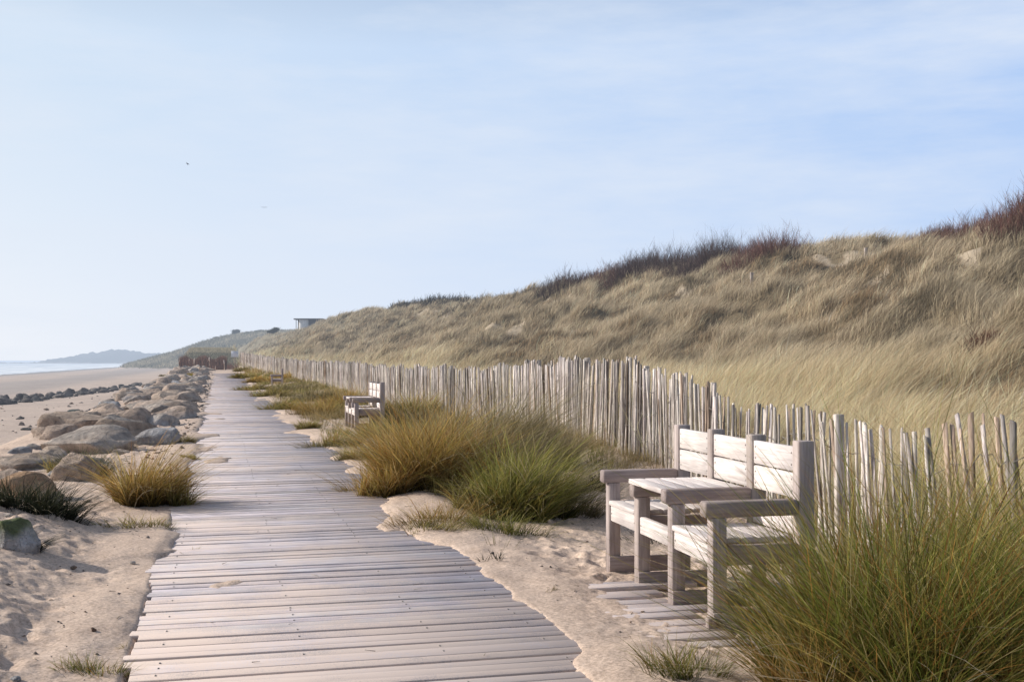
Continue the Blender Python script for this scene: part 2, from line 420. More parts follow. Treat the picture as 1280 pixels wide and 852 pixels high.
def pal(kind, n, a=.22):
    cb, tips = PAL[kind]
    w = np.array([x[1] for x in tips], float); k = RNG.choice(len(tips), n, p=w/w.sum())
    ct = np.array([x[0] for x in tips])[k]*(1+RNG.normal(0, a, (n, 1)))
    return jit(cb, n, .25), np.clip(ct, .006, 1)
WIND = np.array([.16, .03, 0])
def clump(cx, cy, rx, ry, n, H, W, kind, spread=.55, name='grass_clump', dead=.03, label=None, cat='grass clump', group=None, levels=4, lobes=None, wind=WIND, sink=.02):
    """one clump of grass; lobes (dx, dy, r, n, H, kind) add tussocks that belong to it"""
    z0 = hz(cx, cy); spread0 = spread; loc = (cx, cy, z0); Vs = []; Qs = []; Ts = []; Cs = []; off = 0
    L = [(0, 0, rx, ry, n, H, kind)]+[(a[0], a[1], a[2], a[2], a[3], a[4], a[5]) for a in (lobes or [])]
    if n > 1500:      # break every big tussock into ragged smaller ones
        L2 = []
        for (dx, dy, ax, ay, m, hh, kd) in L:
            q = 6 if m > 3000 else 4
            L2.append((dx, dy, ax*.62, ay*.62, int(m*.34), hh*1.02, kd))
            for i in range(q):
                a = 6.283*i/q+RNG.uniform(-.5, .5); r = RNG.uniform(.45, 1.0)
                L2.append((dx+math.cos(a)*r*ax, dy+math.sin(a)*r*ay, ax*RNG.uniform(.25, .42), ay*RNG.uniform(.25, .42), int(m*.66/q*RNG.uniform(.6, 1.4)), hh*RNG.uniform(.55, .98), kd))
        L = L2; spread *= .88
    for dx, dy, ax, ay, m, hh, kd in L:
        # tussocks of blades inside the lobe
        nt = max(3, int(m/45)); tr = np.sqrt(RNG.random(nt)); ta = RNG.uniform(0, 2*math.pi, nt)
        bias = RNG.normal(0, .22, (nt, 3))*np.array([1, 1, 0])
        tx = tr*np.cos(ta); ty = tr*np.sin(ta); k = RNG.integers(0, nt, m)
        jx = RNG.normal(0, .16, m); jy = RNG.normal(0, .16, m)
        qx = tx[k]+jx; qy = ty[k]+jy
        x = cx+dx+qx*ax; y = cy+dy+qy*ay
        z = height(x, y, True)-sink
        rad = np.sqrt(qx**2+qy**2)
        th = np.clip(RNG.normal(1, .24, nt), .45, 1.22)[k]
        h = hh*np.clip(RNG.normal(.78, .22, m), .2, 1.15)*th*(1-.28*np.clip(rad, 0, 1.2)**2)
        az = np.arctan2(qy, qx)+RNG.normal(0, .85, m)
        az = np.where(rad < .35, RNG.uniform(-3.14, 3.14, m), az)
        lean = spread*np.clip(rad, .08, 1.1)*RNG.uniform(.5, 1.3, m)+RNG.uniform(0, .15, m)
        curl = RNG.uniform(.05, .55, m)*(.4+rad); droop = np.clip(.12+.30*rad*RNG.random(m)+RNG.normal(0, .05, m), 0, .55)
        cb, ct = pal(kd, m); dd = RNG.random(m) < dead; ct[dd] = np.array([.66, .58, .42])*RNG.normal(1, .1, (int(dd.sum()), 1)); cb[dd] = ct[dd]*.7; curl = np.where(dd, curl+.5, curl); droop = np.where(dd, .55, droop); tint = np.clip(RNG.normal(1, .27, nt), .4, 1.8)[k][:, None]; ct = np.clip(ct*tint, .005, 1)
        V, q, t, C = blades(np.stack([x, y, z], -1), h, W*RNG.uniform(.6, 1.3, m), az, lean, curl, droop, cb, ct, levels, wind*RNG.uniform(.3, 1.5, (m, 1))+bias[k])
        Vs.append(V); Qs.append(q+off); Ts.append(t+off); Cs.append(C); off += len(V)
    o = put(name, np.concatenate(Vs)-np.array(loc), np.concatenate(Qs), np.concatenate(Ts), M['grass'], None, np.concatenate(Cs), False, loc)
    return tag(o, label, cat, group)

# --- the dune's marram grass
def dune_grass():
    N = 230000
    ang = R(1)*RNG.uniform(-31, 31, N); Y = np.exp(RNG.uniform(math.log(8.0), math.log(260), N))
    X = np.tan(ang)*Y
    XF = xf(Y); XR = np.interp(Y, RY, RX)
    ok = (X > XF+.25) & (X < XR+3)
    X = X[ok]; Y = Y[ok]; XF = XF[ok]; XR = XR[ok]; s = (X-XF)/(XR-XF)
    bare = fbm(X*.6, Y*.38, 3, 7); tus = fbm(X*.85, Y*.66, 2, 151)+.25*(fbm(X*1.9, Y*1.5, 2, 152)-.5); scr = fbm(X*.85, Y*.42, 3, 131)
    keep = RNG.random(len(X)) < np.where(bare > .74, .3, 1)*np.maximum(.5+.5*ss(.34, .50, tus), 1-ss(.06, .22, s))
    X = X[keep]; Y = Y[keep]; s = s[keep]; scr = scr[keep]; tus = tus[keep]; XF = XF[keep]
    nt = len(X); per = 13
    D = np.hypot(X, Y); sc = np.clip(D/16, 1, 9)
    low = 1-ss(.03, .30, s+.12*(fbm(X*.4, Y*.4, 3, 134)-.5))          # the golden belt by the fence
    gre = fbm(X*.35, Y*.3, 3, 135)
    tip = np.array([.93, .725, .46])[None]*low[:, None]+(1-low[:, None])*(np.array([.82, .65, .46])[None]*(1-gre[:, None])+np.array([.48, .41, .29])[None]*gre[:, None])
    dk = (((scr > .575) | (tus < .36)) & (s > .12))[:, None]
    tip = np.where(dk, tip*np.where((RNG.random(nt) < .3)[:, None], np.array([.74, .64, .54]), np.array([.45, .45, .42])), tip)
    tip = tip*np.clip(RNG.normal(1, .30, (nt, 1)), .35, 1.35)
    hh = np.where(dk[:, 0], .27, .42+.32*low)*(.70+.6*ss(.36, .6, tus)*(1-low)+.3*low)*RNG.normal(1, .14, nt)
    hh = hh*(1+.10*(sc-1)*.3)
    k = np.repeat(np.arange(nt), per); n = len(k)
    r = np.abs(RNG.normal(0, 1, n)); a = RNG.uniform(0, 2*math.pi, n); tr = (.13*np.sqrt(sc))[k]
    x = X[k]+np.cos(a)*r*tr; y = Y[k]+np.sin(a)*r*tr
    z = height(x, y)-.03
    h = hh[k]*np.clip(RNG.normal(.85, .22, n), .25, 1.3)
    az = a; lean = np.clip(r*.22, 0, .6); curl = RNG.uniform(.0, .4, n); droop = RNG.uniform(.02, .3, n)
    W = .0072*sc[k]*RNG.uniform(.6, 1.4, n)
    ct = np.clip(tip[k]*RNG.normal(1, .20, (n, 1)), .01, .93)
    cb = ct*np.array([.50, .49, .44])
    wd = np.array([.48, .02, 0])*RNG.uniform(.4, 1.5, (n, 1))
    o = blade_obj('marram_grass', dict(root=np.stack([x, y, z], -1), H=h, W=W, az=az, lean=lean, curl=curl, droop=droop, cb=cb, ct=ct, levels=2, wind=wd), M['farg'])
    tag(o, 'pale golden marram grass covering the dune slope behind the paling fence', 'grass', kind='stuff')
dune_grass()

# --- low grass scattered on the sand of the verge and among the rocks
def verge_grass():
    N = 16000
    Y = np.exp(RNG.uniform(math.log(8.5), math.log(112), N)); uf = uu(xf(Y), Y)
    f = RNG.random(N); u = 1.35+(uf-1.15)*f; X = tox(u, Y)
    dens = fbm(X*.55, Y*.40, 3, 108)
    ok = (RNG.random(N) < ss(.42, .60, dens)*ss(10, 19, Y)*(.25+.75*ss(.12, .5, f))+.02+.5*ss(.8, 1, f)*ss(12, 15, Y))
    # keep the benches' sand clear
    ok &= ~((Y < 11.5) & (u > 1.6) & (u < 3.3))
    X = X[ok]; Y = Y[ok]; nt = len(X); per = 12
    D = np.hypot(X, Y); sc = np.clip(D/14, 1, 6)
    g = fbm(X*.5, Y*.35, 3, 137)
    tip = np.where(g[:, None] > .5, np.array([.50, .39, .19]), np.array([.34, .31, .12]))*RNG.normal(1, .2, (nt, 1))
    hh = np.clip(RNG.normal(.26, .10, nt), .08, .6)
    k = np.repeat(np.arange(nt), per); n = len(k)
    r = np.abs(RNG.normal(0, 1, n)); a = RNG.uniform(0, 6.28, n); tr = (.09*np.sqrt(sc))[k]
    x = X[k]+np.cos(a)*r*tr; y = Y[k]+np.sin(a)*r*tr; z = height(x, y, True)-.02
    ct = np.clip(tip[k]*RNG.normal(1, .2, (n, 1)), .01, .8)
    blade_tag = blade_obj('verge_grass', dict(root=np.stack([x, y, z], -1), H=hh[k]*RNG.uniform(.5, 1.2, n), W=.0045*sc[k]*RNG.uniform(.7, 1.3, n), az=a, lean=r*.4, curl=RNG.uniform(0, .5, n),
        droop=RNG.uniform(.05, .4, n), cb=ct*.35, ct=ct, levels=2, wind=WIND*RNG.uniform(.3, 1.5, (n, 1))), M['grass'])
    tag(blade_tag, 'low yellow green grass scattered over the sand beside the boardwalk', 'grass', kind='stuff')
verge_grass()

# --- the big clumps; (x, y) are metres on the ground
clump(1.82, 5.0, .66, .60, 8200, 1.24, .0068, 'green', .60, label='huge green and rust tinted grass clump in front of the nearest bench', levels=6,
      lobes=[(-.40, -.15, .32, 1500, .60, 'orange'), (.75, -.1, .55, 3000, 1.25, 'green'), (.3, .75, .45, 2200, 1.15, 'olive')])
clump(3.0, 6.5, .80, .65, 3400, 1.38, .0072, 'olive', .5, label='tall olive straw grass clump at the right, against the open end of the fence', levels=5,
      lobes=[(-.75, -.1, .45, 1800, .95, 'olive'), (-.55, .55, .5, 1500, .95, 'straw'), (.1, -.9, .5, 2000, 1.05, 'straw'), (-.35, 1.0, .4, 1000, .80, 'straw'), (.35, 1.1, .4, 1000, .85, 'straw')])
clump(.08, 11.35, .38, .36, 3400, 1.0, .0092, 'lime', .62, label='low green grass clump between the boardwalk and the nearest bench', levels=5,
      lobes=[(.26, .12, .16, 600, .95, 'straw'), (-.42, .0, .30, 900, .45, 'olive')])
clump(-.90, 12.9, .50, .50, 4200, 1.25, .0098, 'orange', .55, label='broad orange brown grass clump spilling towards the boardwalk', levels=5,
      lobes=[(-.42, -.2, .35, 2000, .72, 'orange'), (.5, .4, .42, 2200, 1.2, 'straw')])
clump(-.15, 15.0, .58, .42, 3000, 1.5, .009, 'straw', .42, label='tall straw pale grass clump against the fence behind the orange one', levels=4, lobes=[(-.9, .6, .5, 1100, .95, 'orange'), (.75, -.3, .3, 700, .85, 'straw')])
x, y, z = at(183, 628)
clump(x, y, .33, .30, 3200, .74, .0090, 'orange', .62, label='round golden brown grass clump at the left edge of the boardwalk', levels=5, lobes=[(.28, .05, .2, 600, .45, 'olive')])
x, y, z = at(182, 656); clump(x, y, .36, .12, 420, .17, .007, 'olive', 1.0, label='low spreading grass patch in front of the golden brown clump', levels=3)
x, y, z = at(108, 596); clump(x, y, .24, .25, 900, .46, .008, 'grey', .6, label='grey green upright tuft between the boulders on the left', levels=4)
x, y, z = at(40, 640); clump(x, y, .36, .25, 1500, .40, .009, 'dark', .9, label='dark low plant in front of the orange topped boulder', levels=4)
x, y, z = at(14, 680); clump(x, y, .16, .10, 300, .22, .009, 'dark', .9, label='dark mossy tuft at the foot of the leftmost boulder', levels=3)
x, y, z = at(193, 520); clump(x, y, .42, .3, 500, .30, .014, 'grey', .9, label='pale green cushion plant on the rocks beside the boardwalk', levels=3)
x, y, z = at(120, 838); clump(x, y, .20, .10, 420, .11, .004, 'green', 1.0, label='small flat green tuft in the sand at the bottom left', levels=3)
x, y, z = at(172, 820); clump(x, y, .05, .05, 150, .06, .004, 'olive', 1.0, label='tiny dry tuft on the near left edge of the boards', levels=3)
x, y, z = at(248, 690); clump(x, y, .05, .04, 70, .06, .004, 'olive', 1.2, label='tiny tuft growing through the boards on the left side', levels=3)
x, y, z = at(860, 838); clump(x, y, .19, .14, 520, .24, .0045, 'green', .7, label='small green tuft in the sand at the foot of the huge clump', levels=4)
x, y, z = at(575, 728); clump(x, y, .06, .04, 70, .05, .004, 'olive', 1.3, label='tiny tuft growing through the boards on the right side', levels=3)
x, y, z = at(690, 737); clump(x, y, .05, .04, 50, .09, .004, 'straw', .9, label='wispy straw sprig in the sand beside the boards', levels=3)
x, y, z = at(622, 698); clump(x, y, .11, .05, 60, .12, .006, 'dark', 1.0, label='dark dead sprig lying on the sand near the boards', levels=3)
x, y, z = at(520, 662); clump(x, y, .42, .16, 600, .13, .006, 'olive', 1.0, label='thin low grass on the drift over the right edge of the boards', levels=3)
x, y, z = at(440, 622); clump(x, y, .10, .08, 130, .14, .006, 'straw', 1.0, label='small straw tuft on the sand drift at the left of the orange clump', levels=3)
x, y, z = at(905, 590); 
clump(1.55, 10.2, .5, .35, 500, .42, .006, 'dark', .8, label='dark scrubby plant behind the nearest bench', levels=3)
clump(2.15, 9.3, .45, .35, 420, .36, .006, 'olive', .7, label='thin green stems between the near bench back and the fence', levels=3)
for (px, py, r, h, kd), lb in zip([(75,590,.16,.3,'olive'),(150,560,.2,.26,'straw'),(232,552,.14,.18,'straw'),(238,572,.12,.12,'olive'),(206,470,.9,.4,'straw'),(236,470,.8,.3,'olive')],
        ['thin olive tuft between the brown boulders on the left','straw tuft below the bluish white boulder','dry straw tuft on the sand left of the boards','flat olive tuft at the left edge of the boards','straw coloured tuft far along the boulder row','green patch where the boulder row ends']):
    x, y, z = at(px, py); clump(x, y, r, r*.7, 500, h, .0042*max(1, y/9), kd, .8, label=lb, levels=3)
for (px, py, r, h, kd), lb in zip([(472,612,.34,.42,'orange'),(548,652,.36,.30,'orange'),(632,664,.30,.26,'lime'),(705,640,.30,.50,'straw'),(740,610,.30,.34,'dark')],
        ['low orange skirt of grass at the left foot of the broad orange clump','ragged orange tuft between the orange and the green clump','small bright tuft at the foot of the green clump','thin pale stalks to the right of the green clump','dark low scrub between the green clump and the fence']):
    x, y, z = at(px, py); clump(x, y, r, r*.7, 650, h, .0050*max(1, y/9), kd, .85, label=lb, levels=3)
# repeated clumps along the verge
vc = [(415,556,.42,.40,'olive'),(448,572,.30,.32,'olive'),(470,545,.30,.45,'olive'),(500,532,.6,.62,'straw'),(404,520,.75,.60,'orange'),(385,535,.22,.25,'olive'),
      (440,508,.8,.8,'orange'),(352,511,.55,.45,'olive'),(388,500,.8,.55,'straw'),(338,494,.9,.5,'olive'),(372,487,1.1,.55,'straw'),(318,487,.8,.45,'olive'),
      (326,478,1.0,.5,'orange'),(305,472,.9,.5,'olive'),(520,520,.7,.8,'olive'),(472,520,.5,.55,'dark'),(362,474,1.3,.6,'orange'),(312,464,1.1,.5,'straw')]
vl = ['low olive clump left of the second bench, near the boards','small olive clump on the sand by the right edge of the boards','upright olive clump in front of the second bench','tall straw clump right of the second bench',
      'dense orange brown clump to the left of the second bench','tiny olive tuft on the right edge of the boards before the second bench','orange clump hiding the feet of the second bench','olive clump on the edge of the boards beyond the second bench',
      'straw clump between the second bench and the boards','olive clump at the boards in front of the farthest bench','straw clump by the fence between the two far benches','small olive clump at the edge of the far boards',
      'rusty clump just before the farthest bench','olive clump on the edge where the boards end','green brown clump by the fence behind the second bench','dark clump beside the second bench back','rusty clump by the fence near the farthest bench','straw clump under the white sign']
for (px, py, r, h, kd), lb in zip(vc, vl):
    x, y, z = at(px, py); w = .0042*max(1, y/9)
    clump(x, y, r, r*.7, int(700+500*r), h, w, kd, .75, label=lb, levels=3, group='grass clumps along the verge')
# ------------------------------------------------------------------ boardwalk
EU = np.array([.969, .2457, 0]); EV = np.array([-.2457, .969, 0])     # across, along
ORG = np.array([.71-.71*.0, 0, 0.])
def build_boardwalk():
    mb = MB(); wr = MB(); v = 3.2; mat_end = 0; off = 0; rl = 0
    # local frame: x across, y along
    while v < 93:
        if v > mat_end:
            mat_end = v+random.choice([4.6, 5.2, 4.9]); off = random.uniform(-.05, .05); rl = random.uniform(-.015, .015); tint = random.uniform(.92, 1.06); v += .02
        w = random.choice([.085, .10, .11, .12, .14]); g = random.choice([.003, .005, .008, .013, .022, .030])
        z = .012+random.uniform(-.004, .004)+.65*float(ss(68, 103, np.array(v*.97+.2)))
        a = -1.17+off+random.uniform(-.035, .03); b = 1.17+off+random.uniform(-.05, .03)
        k = tint*random.choice([.72, .86, .95, 1.0, 1.06, 1.14])*random.uniform(.96, 1.04); c = (k*random.uniform(.97, 1.03), k, k*random.uniform(.97, 1.05))
        parts = [(a, b)]
        if False: 
            m = random.uniform(-.5, .6); parts = [(a, m), (m+random.uniform(.003, .012), b)]
        tl = random.uniform(-.012, .012); sk = random.uniform(-.009, .009)
        for (p, q) in parts:
            n0 = len(mb.v); mb.box(p, q, v, v+w, -.03, .0, .003, c)
            V = mb.v[-1]
            V[:, 2] += z+rl*V[:, 0]*.3+tl*(V[:, 1]-v)+.0035*math.sin(v*3.1)
            V[:, 1] += sk*V[:, 0]
        if v < 26:
            for u0 in (-.98, -.28, .42, 1.0):
                if random.random() < .35:
                    zz = z+rl*u0*.3+.0035*math.sin(v*3.1); yv = v+w*.5+random.uniform(-.02, .02); xx = u0+.012*math.sin(v*1.3+u0)+random.uniform(-.006, .006)
                    wr.box(xx-.004, xx+.004, yv-.010, yv+.010, zz-.002, zz+.0035, .001)
        v += w+g
    o = mb.build('boardwalk', M['plank'])
    o.location = (.71, 0, 0); o.rotation_euler = (0, 0, math.atan2(.2457, .969))
    tag(o, kind='structure')
    wr.build('staple', M['wire'], o)
    for u0 in (-.98, -.28, .42, 1.0):
        V = []; t = 3.2; pts = []
        while t < 34:
            pts.append((u0+.012*math.sin(t*1.3+u0), t, -.002+.65*float(ss(68, 103, np.array(t))))); t += .45
        m = MB()
        for p, q in zip(pts[:-1], pts[1:]): m.bar(p, q, .0022, n=4)
        wo = m.build('wire', M['wire'], o)
    return o
BW = build_boardwalk()
# short half buried mat that leads to the nearest bench
mb = MB()
v = 5.9
for i in range(12):
    w = .12; a = 1.24+random.uniform(0, .05); b = 2.35+random.uniform(-.5, .1)
    mb.box(a, b, v, v+w, -.03, 0, .004, (random.uniform(.9, 1.05),)*3)
    V = mb.v[-1]; V[:, 2] += -.012+random.uniform(-.012, .010)+(V[:, 0]-1.2)*random.uniform(-.006, .004)
    v += w+random.uniform(.01, .05)
o = mb.build('side_boards', M['plank']); o.location = (.71, 0, 0); o.rotation_euler = (0, 0, math.atan2(.2457, .969)); tag(o, kind='structure')

# ------------------------------------------------------------------ benches
def make_bench():
    """local x runs from the near end to the far end, y from the front to the back; origin on the ground at the near front arm end"""
    root = empty('bench', (0, 0, 0)); B = .646; T = .088; D0 = .045; DB = .58
    def part(name, boxes, mat, dx=0, b=.006, c=None):
        m = MB(); k = random.uniform(.88, 1.08)
        for bb in boxes: m.box(*bb, b=b, c=c or (k, k*random.uniform(.98, 1.0), k*random.uniform(.96, 1.0)))
        return m.build(name, M[mat], root)
    for i in range(4):
        x0 = i*B; x1 = x0+T; ins = .002
        part('front_leg', [(x0+ins, x1-ins, D0, D0+T, -.12, .6 if i != 2 else .57)], 'bench_up_shaded')
        part('back_post', [(x0+ins, x1-ins, DB, DB+T+.012, -.12, 1.03-.004*i)], 'bench_up_shaded')
        if i == 2: part('arm_beam', [(x0, x1, .012, DB-.001, .572, .655)], 'bench_end_shaded', b=.008)
        else: part('armrest', [(x0-.002, x1+.002, 0, DB-.001, .602, .692)], 'bench_end_shaded', b=.010)
        part('foot_rail', [(x0-.022, x0-.0005, D0-.004, DB+.06, -.05, .066)], 'bench_end_shaded', b=.003)
        part('side_rail', [(x0+.018, x1-.018, D0+T+.001, DB-.001, .325, .438)], 'bench_end_shaded', b=.004)
    for i in range(3):
        a = i*B+T; b = (i+1)*B
        part('front_rail', [(a-.001, b+.001, D0+.012, D0+.055, .325, .438)], 'bench')
        part('back_slat', [(a+.001, b-.001, DB+.012, DB+.046, .848, .992)], 'bench')
        part('back_slat', [(a+.001, b-.001, DB+.012, DB+.046, .692, .836)], 'bench')
        part('lower_back_rail', [(a+.001, b-.001, DB+.004, DB+.038, .478, .585)], 'bench')
        if i != 1:
            y = D0-.004
            for k in range(5):
                part('seat_slat', [(a-.0 if k else a, b, y+(.0 if k else .0), y+.104, .441, .474)], 'bench'); y += .109
    def screw(x, y, z):
        m = MB(); m.bar((x, y+.0035, z), (x, y, z), .0055, n=8); m.build('screw_head', M['wire'], root)
    for i in range(3):
        a = i*B+T; b = (i+1)*B
        for xx in (a+.03, b-.03):
            for zz in (.885, .955, .728, .80): screw(xx, DB+.0095, zz)
        for xx in (a+.025, b-.025): screw(xx, D0+.009, .382)
    y = .004
    for k in range(5):      # the little table between the two seats
        part('table_slat', [(B+T+.004, 2*B+T-.002, y, y+.109, .658, .690)], 'bench'); y += .1135
    return root
bench = make_bench()
tag(bench, 'nearest weathered wooden double bench with built-in table, whole in view on the sand', 'bench', 'double benches beside the boardwalk')
def bench_place(o, x, y, ang, z=0): o.location = (x, y, z); o.rotation_euler = (0, 0, math.pi/2+ang); o.scale = (1, 1, 1)
# mirrored layout is not needed: local y must point away from the path, so turn by 90 degrees and flip the mesh side
def flip(o):
    for c in o.children:
        me = c.data; n = len(me.vertices); a = np.empty(n*3, np.float32); me.vertices.foreach_get('co', a); a = a.reshape(-1, 3); a[:, 1] *= -1
        me.vertices.foreach_set('co', a.ravel()); me.flip_normals(); me.update()
flip(bench)
bench_place(bench, 1.098, 6.56, R(12.8))
def copy_thing(o):
    c = o.copy(); COL.objects.link(c)
    for ch in o.children:
        if ch.name.startswith('screw'): continue      # too small to show at that distance
        d = ch.copy(); COL.objects.link(d); d.parent = c
    return c
b2 = copy_thing(bench); bench_place(b2, -3.36, 24.3, R(14)); b2['label'] = 'second double bench, half hidden by grass clumps in the middle distance'
b3 = copy_thing(bench); bench_place(b3, -13.0, 62., R(12), .02); b3['label'] = 'farthest bench, a small dark outline by the fence beyond the second bench'
# stub of a stake by the near leg
mb = MB(); mb.box(-.025, .025, -.02, .02, -.05, .095, .004, (.8, .78, .76)); o = mb.build('wooden_stub', M['bench_up_shaded'])
sx, sy = (888-HX)*6.55/F, 6.55; o.location = (sx, sy, hz(sx, sy)-.01); o.rotation_euler = (.05, -.04, .3)
tag(o, 'short sawn wooden stub in the sand beside the near front leg of the bench', 'wooden stub')

# ------------------------------------------------------------------ paling fence
def build_fence():
    # walk along the fence line
    P = []; ys = np.linspace(FY[0], FY[-1], 20000); xs = xf(ys)
    sl = np.concatenate([[0], np.cumsum(np.hypot(np.diff(xs), np.diff(ys)))])
    L = sl[-1]; d = 0
    root = empty('paling_fence', (float(xs[0]), float(ys[0]), 0)); ox, oy = float(xs[0]), float(ys[0])
    tag(root, 'long wavy chestnut paling fence of split grey pales wired together below the dune', 'fence')
    near = []; far = MB(); tops = []
    def pale(mb, x, y, zb, h, w, t, ang, tx, ty, c):
        """a split stake: irregular five sided section, slightly bent, slanted top"""
        n = 5; secs = 4; V = []; sh = [random.uniform(.75, 1.2) for _ in range(n)]; bx = random.uniform(-.012, .012)
        ca, sa = math.cos(ang), math.sin(ang); slant = random.uniform(-.018, .018)
        for s in range(secs):
            f = s/(secs-1); z = -.12+(h+.12)*f; k = (1-.18*f)*random.uniform(.94, 1.06)
            ox_ = tx*z+bx*math.sin(f*3.1); oy_ = ty*z+random.uniform(-.003, .003)
            for j in range(n):
                a = 2*math.pi*j/n+.4; lx = math.cos(a)*w*.5*sh[j]*k; ly = math.sin(a)*t*.5*k
                zz = z+(slant*lx/w*2 if s == secs-1 else 0)
                V.append((x+ox_*ca+lx*ca-ly*sa-oy_*sa, y+ox_*sa+lx*sa+ly*ca+oy_*ca, zb+zz))
        q = [(s*n+j, s*n+(j+1) % n, (s+1)*n+(j+1) % n, (s+1)*n+j) for s in range(secs-1) for j in range(n)]
        b = (secs-1)*n; q.append((b, b+1, b+2, b+3)); V.append(V[b+4]); q.append((b, b+3, b+4, len(V)-1))
        mb.add(V, q, c)
    i = 0; ax = []
    while d < L-.05:
        y = float(np.interp(d, sl, ys)); x = float(np.interp(d, sl, xs)); y2 = y+.05; x2 = float(xf(np.array(y2)))
        ang = math.atan2(y2-y, x2-x); D = math.hypot(x, y)
        open_ = D < 10.6
        if D < 10.2: step = random.choice([.05, .06, .07, .078, .09])
        elif D < 12.5: step = random.uniform(.055, .08)
        else: step = random.uniform(.046, .064)*(1+.15*(D > 45))
        top = float(np.interp(y, FY, FT))+.045*math.sin(d*2.3)+.03*math.sin(d*5.9+1)+.03*math.sin(d*.9)+random.gauss(0, .026)
        zb = hz(x, y, True); h = max(.6, top-zb)
        w = random.choice([.03, .036, .044, .055]) if D < 12 else random.choice([.036, .044, .052, .062, .07])
        if D < 10.2: w = random.choice([.034, .040, .046, .054, .065])
        k = random.choice([.45, .68, .88, 1.0, 1.15, 1.25])*random.uniform(.9, 1.08); c = (k, k*random.uniform(.96, 1), k*random.uniform(.92, 1.0))
        if random.random() < .10: c = (k*.72, k*.60, k*.50)
        tx = random.gauss(0, .042)+.06*math.sin(d*1.1)+.05*math.sin(d*.41+1); ty = random.gauss(0, .02)
        loc = (x-ox+random.uniform(-.006, .006)*2, y-oy+random.uniform(-.006, .006)*2)
        if len(near) < 99 and d > .55: 
            m = MB(); pale(m, *loc, zb, h, w, w*.6, ang, tx, ty, c); near.append(m.build('pale', M['pale'], root))
        else: pale(far, *loc, zb, h, w, w*.6, ang, tx, ty, c)
        ax.append((x-ox, y-oy, zb, top, ang, D)); d += step; i += 1
    o = far.build('pale', M['pale'], root); o['kind'] = 'stuff'
    # twisted wires
    for hh in (.28, .62, .93):
        m = MB(); last = None
        for k, (x, y, zb, top, ang, D) in enumerate(ax):
            if D > 45: break
            nx, ny = -math.sin(ang), math.cos(ang); sg = .022 if k % 2 else -.022
            z = top-PALE+hh+.02*math.sin(k*.13+hh*9)
            p = (x+nx*sg, y+ny*sg, z)
            if last: m.bar(last, p, .0036, n=4)
            last = p
        m.build('wire', M['wire'], root)
    # posts behind the pales
    posts = [(1052, 9.55, .075, 1.05)]+[(None, yy, random.uniform(.06, .085), None) for yy in (12.6, 15.0, 17.2, 20.8, 24.4, 28.3, 32, 36.8, 41, 46, 51, 57, 64, 72, 80, 88, 97)]
    for px, yy, w, tz in posts:
        x = float(xf(np.array(yy)))+.06 if px is None else (px-HX)*yy/F
        top = tz or float(np.interp(yy, FY, FT))+random.uniform(.0, .08); zb = hz(x, yy)
        m = MB(); k = random.uniform(.8, 1.05)
        m.box(-w/2, w/2, -w/2, w/2, -.3, top-zb, .006, (k, k*.97, k*.93))
        p = m.build('post', M['pale'], root); p.location = (x-ox, yy-oy+.05, zb); p.rotation_euler = (random.uniform(-.03, .03), random.uniform(-.03, .03), random.uniform(-.2, .2))
build_fence()

# ------------------------------------------------------------------ boulders
def rock_mesh(name, sx, sy, sz, seed, tint, top=None, sub=4, loc=None):
    import bmesh
    bm = bmesh.new(); bmesh.ops.create_icosphere(bm, subdivisions=sub, radius=1)
    rs = random.Random(seed); off = Vector((rs.uniform(0, 90), rs.uniform(0, 90), rs.uniform(0, 90)))
    pl = []
    for _ in range(15):
        d = Vector((rs.gauss(0, 1), rs.gauss(0, 1), rs.gauss(.25, .8))).normalized(); pl.append((d, rs.uniform(.50, .88)))
    V = []; C = []
    for v in bm.verts:
        p = v.co.copy()
        for d, k in pl:
            e = p.dot(d)-k
            if e > 0: p -= d*e*.985
        p += p.normalized()*(.16*mnoise.noise(p*1.3+off)+.06*mnoise.noise(p*3.4+off)+.025*mnoise.noise(p*9+off))
        p.z += .03*math.sin(p.z*14+2*mnoise.noise(p*1.5+off))*.6
        V.append((p.x*sx, p.y*sy, p.z*sz))
        t = min(1, max(0, (p.z+.2+.5*mnoise.noise(p*2+off))*1.6))
        a = tint if top is None else tuple(tint[i]*(1-t)+top[i]*t for i in range(3))
        C.append(a)
    tr = [[w.index for w in f.verts] for f in bm.faces]; bm.free()
    return put(name, V, None, tr, M['rock'], None, C, True, loc)
G = (.52, .47, .43); BR = (.54, .44, .36); BL = (.48, .49, .52); OR = (.54, .36, .22); DK = (.10, .105, .11); MS = (.12, .15, .06); PK = (.54, .44, .37)
